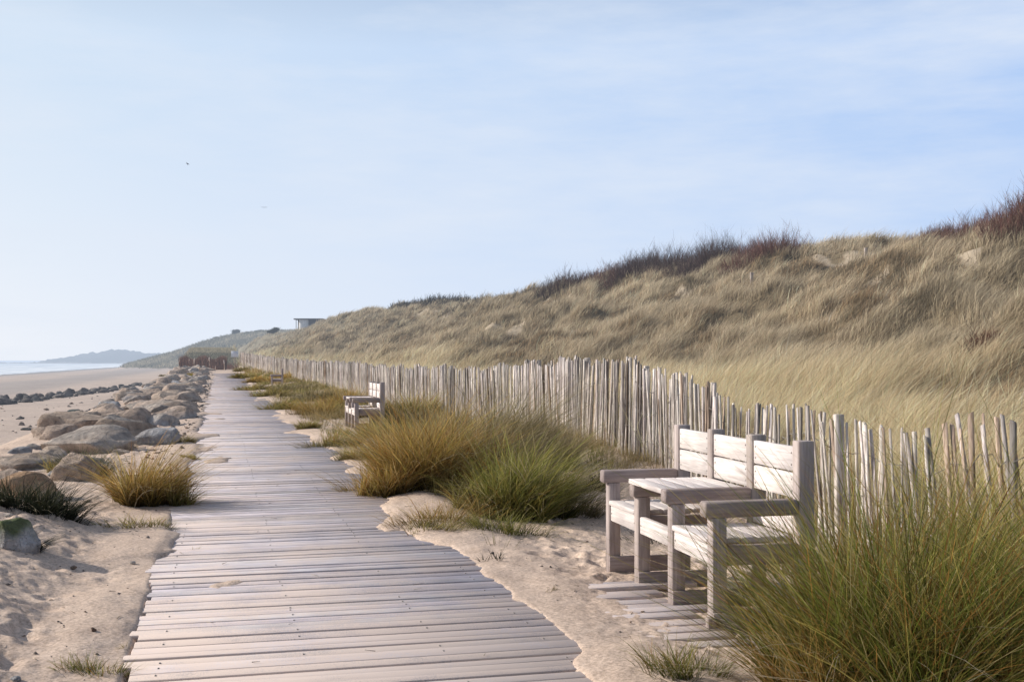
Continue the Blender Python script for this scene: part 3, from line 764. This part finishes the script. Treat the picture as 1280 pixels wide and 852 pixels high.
rocks = [ # base centre px, base py, width px, height px, colour, top colour, label
    (4,681,60,62,BL,MS,'rounded grey boulder with a green mossy side, cut by the left picture edge'),
    (26,628,84,50,G,OR,'pale boulder with an orange stained top behind the dark plant'),
    (24,586,78,38,G,BR,'low grey brown boulder above the orange topped one'),
    (90,600,72,52,BR,BR,'brown boulder behind the grey green tuft'),
    (100,566,140,46,BR,G,'longest brown boulder, lying flat across the row'),
    (186,556,54,42,BL,BL,'smooth bluish white boulder nearest to the boardwalk'),
    (140,540,66,36,BR,G,'brown boulder leaning behind the bluish white one'),
    (60,548,60,20,PK,PK,'flat pinkish slab at the beach side of the longest boulder'),
    (196,522,74,30,G,G,'flat layered grey boulder with the pale green cushion plant'),
    (130,514,18,10,OR,OR,'small orange stone on the beach side of the row'),
    (140,508,26,13,BL,BL,'flat blue grey stone behind the small orange one'),
    (165,506,24,19,OR,G,'upright tan stone at the back of the row'),
    (206,500,66,20,G,BR,'broad grey boulder beyond the layered one'),
    (94,519,27,14,(.06,.085,.08),(.05,.07,.07),'dark green angular rock alone on the beach sand'),
    (37,537,17,6,DK,DK,'small black stone half buried in the beach sand'),
    (222,545,16,6,PK,PK,'small pinkish stone between the bluish boulder and the boards'),
    (190,490,30,12,G,G,'pale stone with a pointed top far along the row'),
    (62,572,44,24,G,BR,'grey stone wedged between the two long brown boulders'),
    (2,604,40,26,G,PK,'pale stone at the picture edge between two boulders')]
sd = 1
for px, py, w, h, tint, top, lb in rocks:
    x, y, z = at(px, py); s = y/F; sx = w*s*.5*1.28; sz = h*s*.58
    far_side = sx*random.uniform(.75, 1.0)
    o = rock_mesh('boulder', sx, min(far_side, 1.2), sz, sd*7+3, tint, top, 4 if w > 30 else 3)
    o.location = (x, y+min(far_side, 1.2)*.6, z+sz*.18); o.rotation_euler = (random.uniform(-.12, .12), random.uniform(-.12, .12), random.uniform(-.35, .35)); sd += 1
    if h < 16: o.location.y = y; 
    tag(o, lb, 'boulder', 'boulders lining the boardwalk')
rs = random.Random(9)
for k, (px, py, w) in enumerate([(50,612,30),(66,594,26),(116,578,34),(150,566,26),(20,566,34),(44,560,26),(170,536,26),(110,532,30),(84,538,26),(160,524,30),(152,512,26),(178,509,34),(214,514,20),(226,508,22),(148,556,20),(76,578,24),(12,646,22),(232,494,24),(174,498,22),(216,489,26)]):
    x, y, z = at(px, py); s = y/F; t = rs.choice([G, BR, PK, BL]); sx = w*s*.55
    o = rock_mesh('boulder', sx, sx*.7, sx*rs.uniform(.35, .5), 900+k, t, rs.choice([None, G, PK]), 3)
    o.location = (x, y+sx*.3, z); o.rotation_euler = (rs.uniform(-.2, .2), rs.uniform(-.2, .2), rs.uniform(0, 3))
    tag(o, 'one of the low half buried tan stones packed between the big boulders', 'boulder', 'half buried stones between the boulders')
rs = random.Random(5)
for k in range(150):
    yy = 22+k*.54+rs.uniform(-1, 1); u = -2.95+rs.uniform(-1.4, 1.15); x = float(tox(u, yy)); w = rs.uniform(.35, .95)
    t = rs.choice([G, G, BR, BL, PK]); o = rock_mesh('boulder', w, w*rs.uniform(.6, .9), w*rs.uniform(.35, .5), 300+k, t, rs.choice([None, BR, G, PK]), 3)
    o.location = (x, yy, hz(x, yy)+w*.08); o.rotation_euler = (rs.uniform(-.2, .2), rs.uniform(-.2, .2), rs.uniform(0, 3))
    tag(o, 'one of the small grey brown boulders in the far stretch of the row', 'boulder', 'small far boulders of the row')
n = 0
for k in range(64):
    f = (k//2)/31.; px = -14+f*188; row = k % 2; py = np.interp(px, [-15, 0, 50, 100, 150, 175], [508, 506, 501, 494.5, 488, 483.5])-row*4*(1-.5*f)-rs.uniform(0, 1.5)
    x, y, z = at(px+rs.uniform(-3, 3), py); s = y/F; w = rs.uniform(6, 13)*s*(1-.4*f)*1.0
    o = rock_mesh('groyne_rock', w, w*.8, w*rs.uniform(.5, .75)*(1-.15*f), 500+k, rs.choice([DK, (.14, .135, .135), (.19, .17, .16), (.12, .11, .115)]), rs.choice([None, (.24, .22, .21)]), 3)
    o.location = (x, y, z+w*.10); o.rotation_euler = (rs.uniform(-.4, .4), rs.uniform(-.4, .4), rs.uniform(0, 3))
    tag(o, 'one of the dark angular rocks piled in a line across the beach', 'rock', 'dark rocks lined up on the beach')
# pebbles
def pebble(px, py, r, t, lb, nm='pebble'):
    x, y, z = at(px, py); o = rock_mesh(nm, r, r*.8, r*.7, int(px), t, None, 2); o.location = (x, y, z+r*.35); tag(o, lb, 'pebble')
pebble(168, 704, .028, (.78, .75, .72), 'white shell-like pebble on the sand left of the boards')
pebble(22, 850, .03, (.45, .46, .48), 'pale grey pebble in the sand at the bottom left corner')
pebble(94, 710, .03, (.42, .33, .26), 'tan pebble on the shaded sand left of the boards')
pebble(119, 787, .02, (.22, .14, .10), 'small dark red brown pebble on the left sand')
pebble(452, 651, .018, (.03, .03, .03), 'small black stone lying on the boards before the green clump')
pebble(690, 655, .05, (.45, .38, .32), 'sandy stone at the foot of the green clump')
def shingle():
    N = 2600; V = []; T = []; C = []
    base = np.array([(1,0,0),(-1,0,0),(0,1,0),(0,-1,0),(0,0,1),(0,0,-.6),(.6,.6,.5),(-.6,.5,.55)], float)
    tri = np.array([(0,6,2),(0,4,6),(6,4,7),(6,7,2),(7,1,2),(7,4,1),(4,3,1),(4,0,3),(5,2,1),(5,0,2),(5,1,3),(5,3,0)])
    Y = np.exp(RNG.uniform(math.log(8), math.log(95), N)); kind = RNG.random(N) < .55; near_ = np.arange(N) < 700; kind = kind & ~near_
    u = np.where(kind, RNG.uniform(-2.3, -1.2, N), RNG.uniform(-26, -4.5, N)); 
    Y = np.where(kind, np.maximum(Y, 15), Y); X = tox(u, Y); Z = height(X, Y, True)
    Y = np.where(near_, RNG.uniform(4.6, 13, N), Y); sd_ = RNG.random(N) < .5; u = np.where(near_, np.where(sd_, RNG.uniform(1.3, 3.6, N), RNG.uniform(-3.2, -1.25, N)), u); X = tox(u, Y); Z = height(X, Y, True)
    r = np.clip(np.exp(RNG.normal(-3.6, .5, N)), .01, .09)*np.clip(Y/22, .6, 2.2)*np.where(kind, .8, 1.1)*np.where(near_, .36, 1)
    a = RNG.uniform(0, 6.28, N)
    for i in range(N):
        b = base*np.array([1, RNG.uniform(.6, 1), RNG.uniform(.35, .7)])*r[i]; b = b+RNG.normal(0, .12*r[i], b.shape)
        c, s = math.cos(a[i]), math.sin(a[i]); b = np.stack([b[:, 0]*c-b[:, 1]*s, b[:, 0]*s+b[:, 1]*c, b[:, 2]], -1)
        V.append(b+np.array([X[i], Y[i], Z[i]+r[i]*.15])); T.append(tri+8*i)
        t = random.choice([(.42, .35, .30), (.30, .27, .25), (.50, .44, .40), (.20, .18, .17), (.38, .28, .22)]); C.append(np.tile(t, (8, 1)))
    o = put('shingle', np.concatenate(V), None, np.concatenate(T), M['rock'], None, np.concatenate(C), True)
    tag(o, 'scattered shingle and small stones on the sand and the beach', 'shingle', kind='stuff')
shingle()

def litter():
    mb = MB(); rs = random.Random(3)
    for i in range(260):
        Y = rs.uniform(5, 16); u = rs.uniform(1.25, 3.3) if rs.random() < .6 else rs.uniform(-3.4, -1.2)
        if rs.random() < .12: u = rs.uniform(-1.1, 1.1)
        x = float(tox(u, Y)); a = rs.uniform(0, 3.14); L = rs.uniform(.02, .09); x2, y2 = x+math.cos(a)*L, Y+math.sin(a)*L
        h = [max(hz(x, Y), .016 if abs(u) < 1.16 else -9), max(hz(x2, y2), .016 if abs(u) < 1.16 else -9)]
        c = rs.choice([(.22, .16, .11), (.5, .42, .3), (.10, .08, .06)])
        mb.bar((x, Y, h[0]+.004), (x2, y2, h[1]+.006), rs.uniform(.0012, .003), .001, 4, c)
    o = mb.build('litter', M['twig']); tag(o, 'bits of twig and dry stalk strewn over the sand and boards', 'litter', kind='stuff')
litter()
# ------------------------------------------------------------------ bare shrubs on the ridge
def shrub(x, y, w, h, tint, label, group, n=420, name='bare_shrub', thin=1.0, cat='shrub'):
    z0 = hz(x, y)-.05; D = math.hypot(x, y); wd = .011*max(1, D/50)*thin
    rr = np.sqrt(RNG.random(n)); a = RNG.uniform(0, 6.28, n); X = x+np.cos(a)*rr*w; Y = y+np.sin(a)*rr*w*.7
    Z = height(X, Y)-.1; H = h*np.clip(RNG.normal(.75, .2, n), .3, 1.2)*(1-.35*rr**2)
    c = np.clip(np.asarray(tint)*RNG.normal(1, .3, (n, 1)), .004, 1)
    V, q, t, C = blades(np.stack([X, Y, Z], -1), H, np.full(n, wd*1.5), a+RNG.normal(0, .8, n), rr*.35+.08, RNG.uniform(-.1, .25, n), RNG.uniform(0, .08, n), c*.7, c, 3, np.array([.10, 0, 0])*RNG.uniform(0, 1, (n, 1)))
    # side twigs
    m = n*4; k = RNG.integers(0, n, m); f = RNG.uniform(.25, .9, m)
    tip = V.reshape(n, 7, 3); p = tip[k, 0]*(1-f[:, None])+tip[k, 6]*f[:, None]
    V2, q2, t2, C2 = blades(p, H[k]*RNG.uniform(.15, .42, m), np.full(m, wd*.8), RNG.uniform(0, 6.28, m), RNG.uniform(.3, .9, m), np.zeros(m), np.zeros(m), c[k]*.9, c[k]*1.15, 2)
    o = put(name, np.concatenate([V, V2])-np.array([x, y, z0]), np.concatenate([q, q2+len(V)]), np.concatenate([t, t2+len(V)]), M['twig'], None, np.concatenate([C, C2]), False, (x, y, z0))
    return tag(o, label, cat, group)
def crest(px, lo=25, hi=190):
    d = np.linspace(lo, hi, 4000); e = (height((px-HX)*d/F, d)-EYE)/d; i = int(np.argmax(e)); return float((px-HX)*d[i]/F), float(d[i])
RED = (.17, .082, .066); PUR = (.10, .066, .062); RUST = (.16, .062, .036)
sh = [(690,1.1,.9,PUR,.7),(706,1.2,1.3,PUR,.8),(724,1.3,1.0,RED,1),(742,1.4,.9,RED,1),(760,1.5,1.1,RED,1),(778,1.4,1.0,RED,1),(795,1.4,1.25,PUR,1),(812,1.4,1.5,PUR,1),(830,1.5,1.8,PUR,1),(848,1.4,1.6,PUR,1),
      (866,1.3,1.4,PUR,1),(884,1.4,1.6,PUR,1),(903,1.3,1.85,PUR,1),(922,1.2,1.2,RED,1),(940,1.2,1.15,RED,1),(958,1.1,1.3,RED,1),(975,1.1,1.45,RED,1),(991,.8,.9,RED,.9)]
for px, w, h, t, d in sh:
    x, y = crest(px)
    lb = 'one of the bare purple brown shrubs in the long thicket on the dune ridge'
    if px == 690: lb = 'leftmost thin grey twiggy shrub where the ridge thicket begins'
    if px == 903: lb = 'tallest bare shrub in the long thicket on the dune ridge'
    shrub(x, y, w*1.05, h*.92, t, lb, 'bare shrubs of the long ridge thicket', int(520*d))
for px, w, h in [(1150,.7,.45),(1172,.8,.65),(1192,.9,.8),(1213,.9,.95),(1234,.9,.9),(1254,.9,1.1),(1275,.9,1.2),(1298,.9,1.0),(1320,1.,1.1)]:
    x, y = crest(px)
    shrub(x, y, w, h*.85+.1, RED, 'one of the low reddish shrubs on the ridge at the upper right', 'reddish shrubs at the upper right of the ridge', 420)
x, y, z = at(1226, 440); shrub(x, y, 15*y/F, 26*y/F+.1, (.13, .055, .035), 'lone rusty brown shrub in the golden grass of the dune slope', None, 500)
# dark low scrub along the crest further off
for k, (px, wd, hh) in enumerate([(508,2.2,.7),(530,3,1.0),(556,3,1.0),(580,3,.9),(604,3,.8),(628,2.5,.6)]):
    x, y = crest(px)
    shrub(x, y, wd, hh, (.055, .052, .045), 'one of the dark low bushes on the crest left of the thicket', 'dark low bushes on the crest', 500, 'low_bush', 1.3, 'bush')

def far_scrub():
    N = 16000; Y = np.concatenate([RNG.uniform(104, 175, N//2), RNG.uniform(300, 500, N//2)]); px = np.concatenate([RNG.uniform(225, 330, N//2), RNG.uniform(110, 420, N//2)])
    X = (px-HX)*Y/F; Z = height(X, Y, True); ok = ((Z > .9) & (uu(X, Y) > -4.5) & (Y < 200)) | ((Y > 200) & (Z > -.7)); X, Y, Z = X[ok], Y[ok], Z[ok]; per = 7
    k = np.repeat(np.arange(len(X)), per); n = len(k); D = Y[k]; g = fbm(X*.06, Y*.04, 3, 141)
    g = np.where(Y < 200, g*.6+.25, g)
    ct = np.where(g[:, None] > .5, np.array([.46, .40, .28]), np.array([.27, .25, .18]))[k]*RNG.normal(1, .25, (n, 1))
    x = X[k]+RNG.normal(0, 1, n)*D*.0022; y = Y[k]+RNG.normal(0, 1, n)*D*.004
    o = blade_obj('far_scrub', dict(root=np.stack([x, y, height(x, y, True)-.05], -1), H=np.where(D < 200, .003, .0035)*D*RNG.uniform(.5, 1.2, n), W=.0006*D+.05, az=RNG.uniform(0, 6.28, n), lean=RNG.uniform(0, .7, n), curl=np.full(n, .2),
        droop=np.full(n, .2), cb=np.clip(ct*.5, .01, 1), ct=np.clip(ct, .01, 1), levels=2), M['farg'])
    tag(o, 'grey green scrub and grass over the far hill beyond the end of the path', 'scrub', kind='stuff')
far_scrub()
# ------------------------------------------------------------------ brushwood fence at the end of the path
root = empty('brushwood_fence', (-27.2, 102.3, .6)); tag(root, 'rust brown brushwood windbreak with pale stakes at the end of the boardwalk', 'fence')
p0 = np.array([-30.2, 105.]); p1 = np.array([-25.3, 101.6]); n = 5200; f = RNG.random(n)
X = p0[0]+(p1[0]-p0[0])*f; Y = p0[1]+(p1[1]-p0[1])*f+RNG.normal(0, .12, n); Z = height(X, Y)-.05
c = np.clip(np.array([.27, .15, .105])*RNG.normal(1, .3, (n, 1)), .01, 1)
V, q, t, C = blades(np.stack([X, Y, Z], -1), (1.0+.35*np.sin(f*7+1)**2)*RNG.uniform(.7, 1.05, n), np.full(n, .07), RNG.uniform(0, 6.28, n), RNG.uniform(0, .3, n), np.zeros(n), np.zeros(n), c*.8, c, 2)
put('brushwood', V-np.array([-27.2, 102.3, .6]), q, t, M['twig'], root, C)
for i, f in enumerate([.0, .22, .33, .46, .56, .68, .80, 1.0]):
    x = p0[0]+(p1[0]-p0[0])*f; y = p0[1]+(p1[1]-p0[1])*f-.2; zb = hz(x, y); m = MB()
    m.bar((0, 0, -.2), (random.uniform(-.08, .08), 0, random.uniform(.75, 1.1)), .05, .045, c=(1.7, 1.6, 1.5)); o = m.build('stake', M['pale'], root); o.location = (x+27.2, y-102.3, zb-.6)
for i, (dx, dy) in enumerate([(-1.5, 5), (1.0, 4.2), (3.4, 5), (6.5, 4.5)]):
    shrub(-27.2+dx, 103+dy, 1.6, .75, (.26, .13, .09) if i < 3 else (.24, .20, .11), 'one of the rusty bushes right behind the brushwood windbreak', 'rusty bushes behind the windbreak', 420, 'rusty_bush', 1.0, 'bush')
# sign at the start of the fence
sx, sy = (293.5-HX)*99/F, 99.; zg = hz(sx, sy); root = empty('sign', (sx, sy, zg)); tag(root, 'blank pale grey sign board on a post where the paling fence ends', 'sign')
zt = EYE+(450-438.5)*99/F; zb = EYE+(450-446)*99/F
m = MB(); m.box(-.31, .31, -.015, .015, zb-zg, zt-zg, .01, (1, 1, 1)); m.build('board', M['sign'], root)
m = MB(); m.box(-.04, .04, .018, .09, -.3, zt-zg-.05, .005, (.8, .75, .7)); m.build('post', M['pale'], root)
# little stakes standing in the dune
for px, py, h, lb in [(940,357,.52,'short grey stake standing in the dune grass near the bare sand scar'),(1083,323,.40,'tiny pale stake on the bare sand high on the dune')]:
    x, y, z = at(px, py); e = y/F; m = MB(); m.box(-2*e, 2*e, -1.5*e, 1.5*e, -.4, h/.52*13*e+.1, .01, (.9, .85, .8)); o = m.build('stake', M['pale']); o.location = (x, y, z); tag(o, lb, 'stake')

# ------------------------------------------------------------------ lookout hut on the crest
hx_, hy_ = -38.2, 219.; zg = hz(hx_, hy_); top = EYE+(450-398)*hy_/F
root = empty('lookout_hut', (hx_, hy_, zg)); tag(root, 'small flat roofed hut with a white rounded wall, half sunk behind the dune crest', 'hut')
H = top-zg; s = hy_/F
m = MB()
pts = []; 
x0, x1 = (373.4-HX)*s-hx_, (385-HX)*s-hx_; n = 12; V = []
for z in (-1.0, H-.24):
    for k in range(n+1):
        a = math.pi*k/n; cx = (x0+x1)/2; r = (x1-x0)/2
        V.append((cx-math.cos(a)*r*1.0, -math.sin(a)*r*.7, z))
m.add(V, [(k, k+1, n+2+k, n+1+k) for k in range(n)], (1, 1, 1)); m.build('rounded_wall', M['white'], root, True)
m = MB(); m.box(x0+.02, x1, .02, 3.2, -1, H-.25, .02); m.build('wall', M['white'], root)
m = MB(); m.box(x1+.02, (403-HX)*s-hx_, .3, 3.4, -1, H-.25, .02); m.build('side_wall', M['dark'], root)
m = MB(); m.box((368-HX)*s-hx_, (404-HX)*s-hx_, -1.0, 3.8, H-.23, H, .03, (1.6, 1.5, 1.5)); m.build('flat_roof', M['dark'], root)
m = MB(); m.box((370.4-HX)*s-hx_, (371.1-HX)*s-hx_, -.6, -.5, -1, H-.235, .01); m.build('roof_post', M['dark'], root)
m = MB(); m.box((371.6-HX)*s-hx_, x0+.01, .6, .7, -1, H-.24, .02); w = m.build('glazed_door', M['glass'], root)

# ------------------------------------------------------------------ wind bent pines
def pine(x, y, h, w, lean, label, seed):
    zg = hz(x, y); root = empty('wind_bent_pine', (x, y, zg)); tag(root, label, 'pine tree', 'wind bent pines on the far dune')
    rs = random.Random(seed); m = MB(); p = Vector((0, 0, -.2)); tips = []
    for k in range(5):
        q = p+Vector((lean*h*.2, rs.uniform(-.1, .1), h*.17)); m.bar(p, q, .16*h/3*(1-.15*k), .16*h/3*(1-.15*(k+1)), c=(.3, .25, .22)); p = q
        if k > 1:
            for j in range(3):
                e = p+Vector((rs.uniform(-.3, .9)*w*.5*(1 if lean > 0 else -1), rs.uniform(-.5, .5)*w*.5, rs.uniform(.0, .25)*h)); m.bar(p, e, .05, .02, 4, c=(.3, .25, .22)); tips.append(e)
    m.build('trunk', M['twig'], root)
    n = 2600; T = np.array([tuple(a) for a in tips]); k = RNG.integers(0, len(T), n)
    P = T[k]+RNG.normal(0, 1, (n, 3))*np.array([w*.13, w*.13, h*.06]); c = np.clip(np.array([.035, .045, .03])*RNG.normal(1, .35, (n, 1)), .004, .3)
    V, q, t, C = blades(P, RNG.uniform(.2, .45, n), np.full(n, .12*h/3), RNG.uniform(0, 6.28, n), RNG.uniform(.2, 1.5, n), np.zeros(n), np.zeros(n), c*.7, c, 2)
    put('crown', V, q, t, M['twig'], root, C)
for i, (px, Yd, h, w, ln, lb) in enumerate([(336,236,1.3,2.2,.5,'dark wind bent pine closest to the hut on the dune crest'),(291,420,2.4,2.6,.4,'wind bent pine on the skyline of the far hill'),
        (270,425,1.0,3.0,.2,'low bushy pine left of the skyline pine on the far hill'),(252,425,.8,2.2,.3,'lowest pine on the left slope of the far hill'),(308,420,1.1,3.4,.2,'flat topped pine right of the skyline pine on the far hill'),(322,420,1.2,3.4,.2,'small dark pine at the right end of the far hill')]):
    pine((px-HX)*Yd/F, Yd, h, w, ln, lb, i+3)

# ------------------------------------------------------------------ gulls
def gull(px, py, Yd, span, rz, rx, label):
    root_v = []; q = []
    n = 7; V = []
    for k in range(n):
        f = -1+2*k/(n-1); ch = .20*(1-.75*abs(f)**1.3)*span*.5; z = .22*span*.5*math.sin(abs(f)*2.6)*.6; sw = -.18*abs(f)*span*.5
        V += [(f*span/2, sw+ch/2, z+.012), (f*span/2, sw-ch/2, z), (f*span/2, sw-ch/2, z-.01), (f*span/2, sw+ch/2, z-.004)]
    for k in range(n-1):
        for j in range(4): a = 4*k+j; b = 4*k+(j+1) % 4; q.append((a, a+4, b+4, b))
    m = MB(); m.add(V, q)
    prev = (0, .26*span, 0)
    for (yy, r) in ((.26, .012), (.2, .035), (.08, .06), (-.08, .055), (-.2, .025), (-.27, .04)): pass
    secs = [(.27, .008), (.22, .03), (.17, .034), (.08, .055), (-.06, .052), (-.18, .024), (-.26, .036)]
    for a, b in zip(secs[:-1], secs[1:]): m.bar((0, a[0]*span, 0), (0, b[0]*span, 0), a[1]*span, b[1]*span, 6)
    o = m.build('gull', M['feather'], None, True); o.location = ((px-HX)*Yd/F, Yd, EYE+(450-py)*Yd/F); o.rotation_euler = (rx, 0, rz)
    tag(o, label, 'bird', 'birds in the sky')
gull(233, 204, 110, .62, 1.35, 1.1, 'tiny dark bird in the sky, the higher and more leftward of two')
gull(329.5, 259, 110, .55, .2, .05, 'tiny dark bird in the sky, the lower of the two')

# ------------------------------------------------------------------ sky, sun, camera
SUN_AZ, SUN_EL = (-.95, .20), 28.0
w = bpy.data.worlds.new('World'); SC.world = w; w.use_nodes = True; nt = w.node_tree; nt.nodes.clear(); N = nt.nodes; Lk = nt.links
t = NT.__new__(NT); t.m = None; t.nt = nt; t.n = N; t.l = Lk
sky = N.new('ShaderNodeTexSky'); sky.sky_type = 'NISHITA'; sky.sun_disc = False
az = math.atan2(SUN_AZ[0], SUN_AZ[1])
sky.sun_elevation = R(SUN_EL); sky.sun_rotation = az; sky.air_density = 1.0; sky.dust_density = 1.2; sky.ozone_density = 1.6; sky.altitude = 5
g = t.node('ShaderNodeTexCoord').outputs['Generated']
sp = t.node('ShaderNodeSeparateXYZ', i_Vector=g)
base = t.mix(1.0, sky.outputs[0], (SKYG[0], SKYG[1], SKYG[2], 1), 'MULTIPLY') if 'SKYG' in globals() else sky.outputs[0]
bg = t.node('ShaderNodeBackground'); 
K = .10
# thin high cloud and the bright haze over the sea
el = sp.outputs[2]
band = t.node('ShaderNodeMapRange', i_0=el, i_1=.26, i_2=.46, i_3=1.0, i_4=0.0).outputs[0]
left = t.node('ShaderNodeMapRange', i_0=sp.outputs[0], i_1=-.50, i_2=.50, i_3=1.0, i_4=0.0).outputs[0]
mp = t.node('ShaderNodeMapping', i_Vector=g, i_Scale=(1.2, 1.0, 5.5)); mp.inputs['Rotation'].default_value = (0, R(14), R(10))
ci = t.noise(mp.outputs[0], 2.2, 7, .6); ci2 = t.noise(mp.outputs[0], 7, 5, .6)
# ---
cir = t.ramp(t.math('ADD', t.math('MULTIPLY', ci, .75), t.math('MULTIPLY', ci2, .25)), .44, .68, (0, 0, 0), (.75, .75, .75))
grad = t.mix(left, (4.3, 6.1, 9.5, 1), (7.1, 8.25, 9.5, 1))
gradlow = t.mix(left, (5.6, 7.1, 9.7, 1), (9.1, 9.35, 9.85, 1))
low = t.node('ShaderNodeMapRange', i_0=el, i_1=0.0, i_2=.22, i_3=1.0, i_4=0.0).outputs[0]
hz_c = t.mix(low, grad, gradlow)
back = t.node('ShaderNodeMapRange', i_0=sp.outputs[1], i_1=-.15, i_2=.45, i_3=0.40, i_4=1.0).outputs[0]
dome = t.mix(1.0, sky.outputs[0], (.9, .9, .92, 1), 'MULTIPLY')
c = t.mix(t.math('MULTIPLY', t.math('MULTIPLY', band, back), .97), dome, hz_c)
c = t.mix(cir, c, (7.6, 8.3, 9.4, 1))
Lk.new(c, bg.inputs['Color']); bg.inputs['Strength'].default_value = K
out = t.node('ShaderNodeOutputWorld'); Lk.new(bg.outputs[0], out.inputs[0])

sl = bpy.data.lights.new('sun', 'SUN'); sl.energy = 5.0; sl.angle = R(.5); sl.color = (1.0, .925, .82)
so = bpy.data.objects.new('sun', sl); COL.objects.link(so)
d = Vector((SUN_AZ[0], SUN_AZ[1], 0)).normalized()*math.cos(R(SUN_EL)); d.z = math.sin(R(SUN_EL))
so.rotation_euler = d.to_track_quat('Z', 'Y').to_euler(); so.location = (-30, 10, 30)

cam = bpy.data.cameras.new('camera'); cam.sensor_width = 36; cam.lens = 36*F/1280; cam.clip_start = .05; cam.clip_end = 30000
co = bpy.data.objects.new('camera', cam); COL.objects.link(co); co.location = (0, 0, EYE); co.rotation_euler = (R(90)+math.atan((HY-426)/F), 0, 0)
SC.camera = co
SC.view_settings.view_transform = 'Standard'; SC.view_settings.look = 'None'; SC.view_settings.exposure = 0
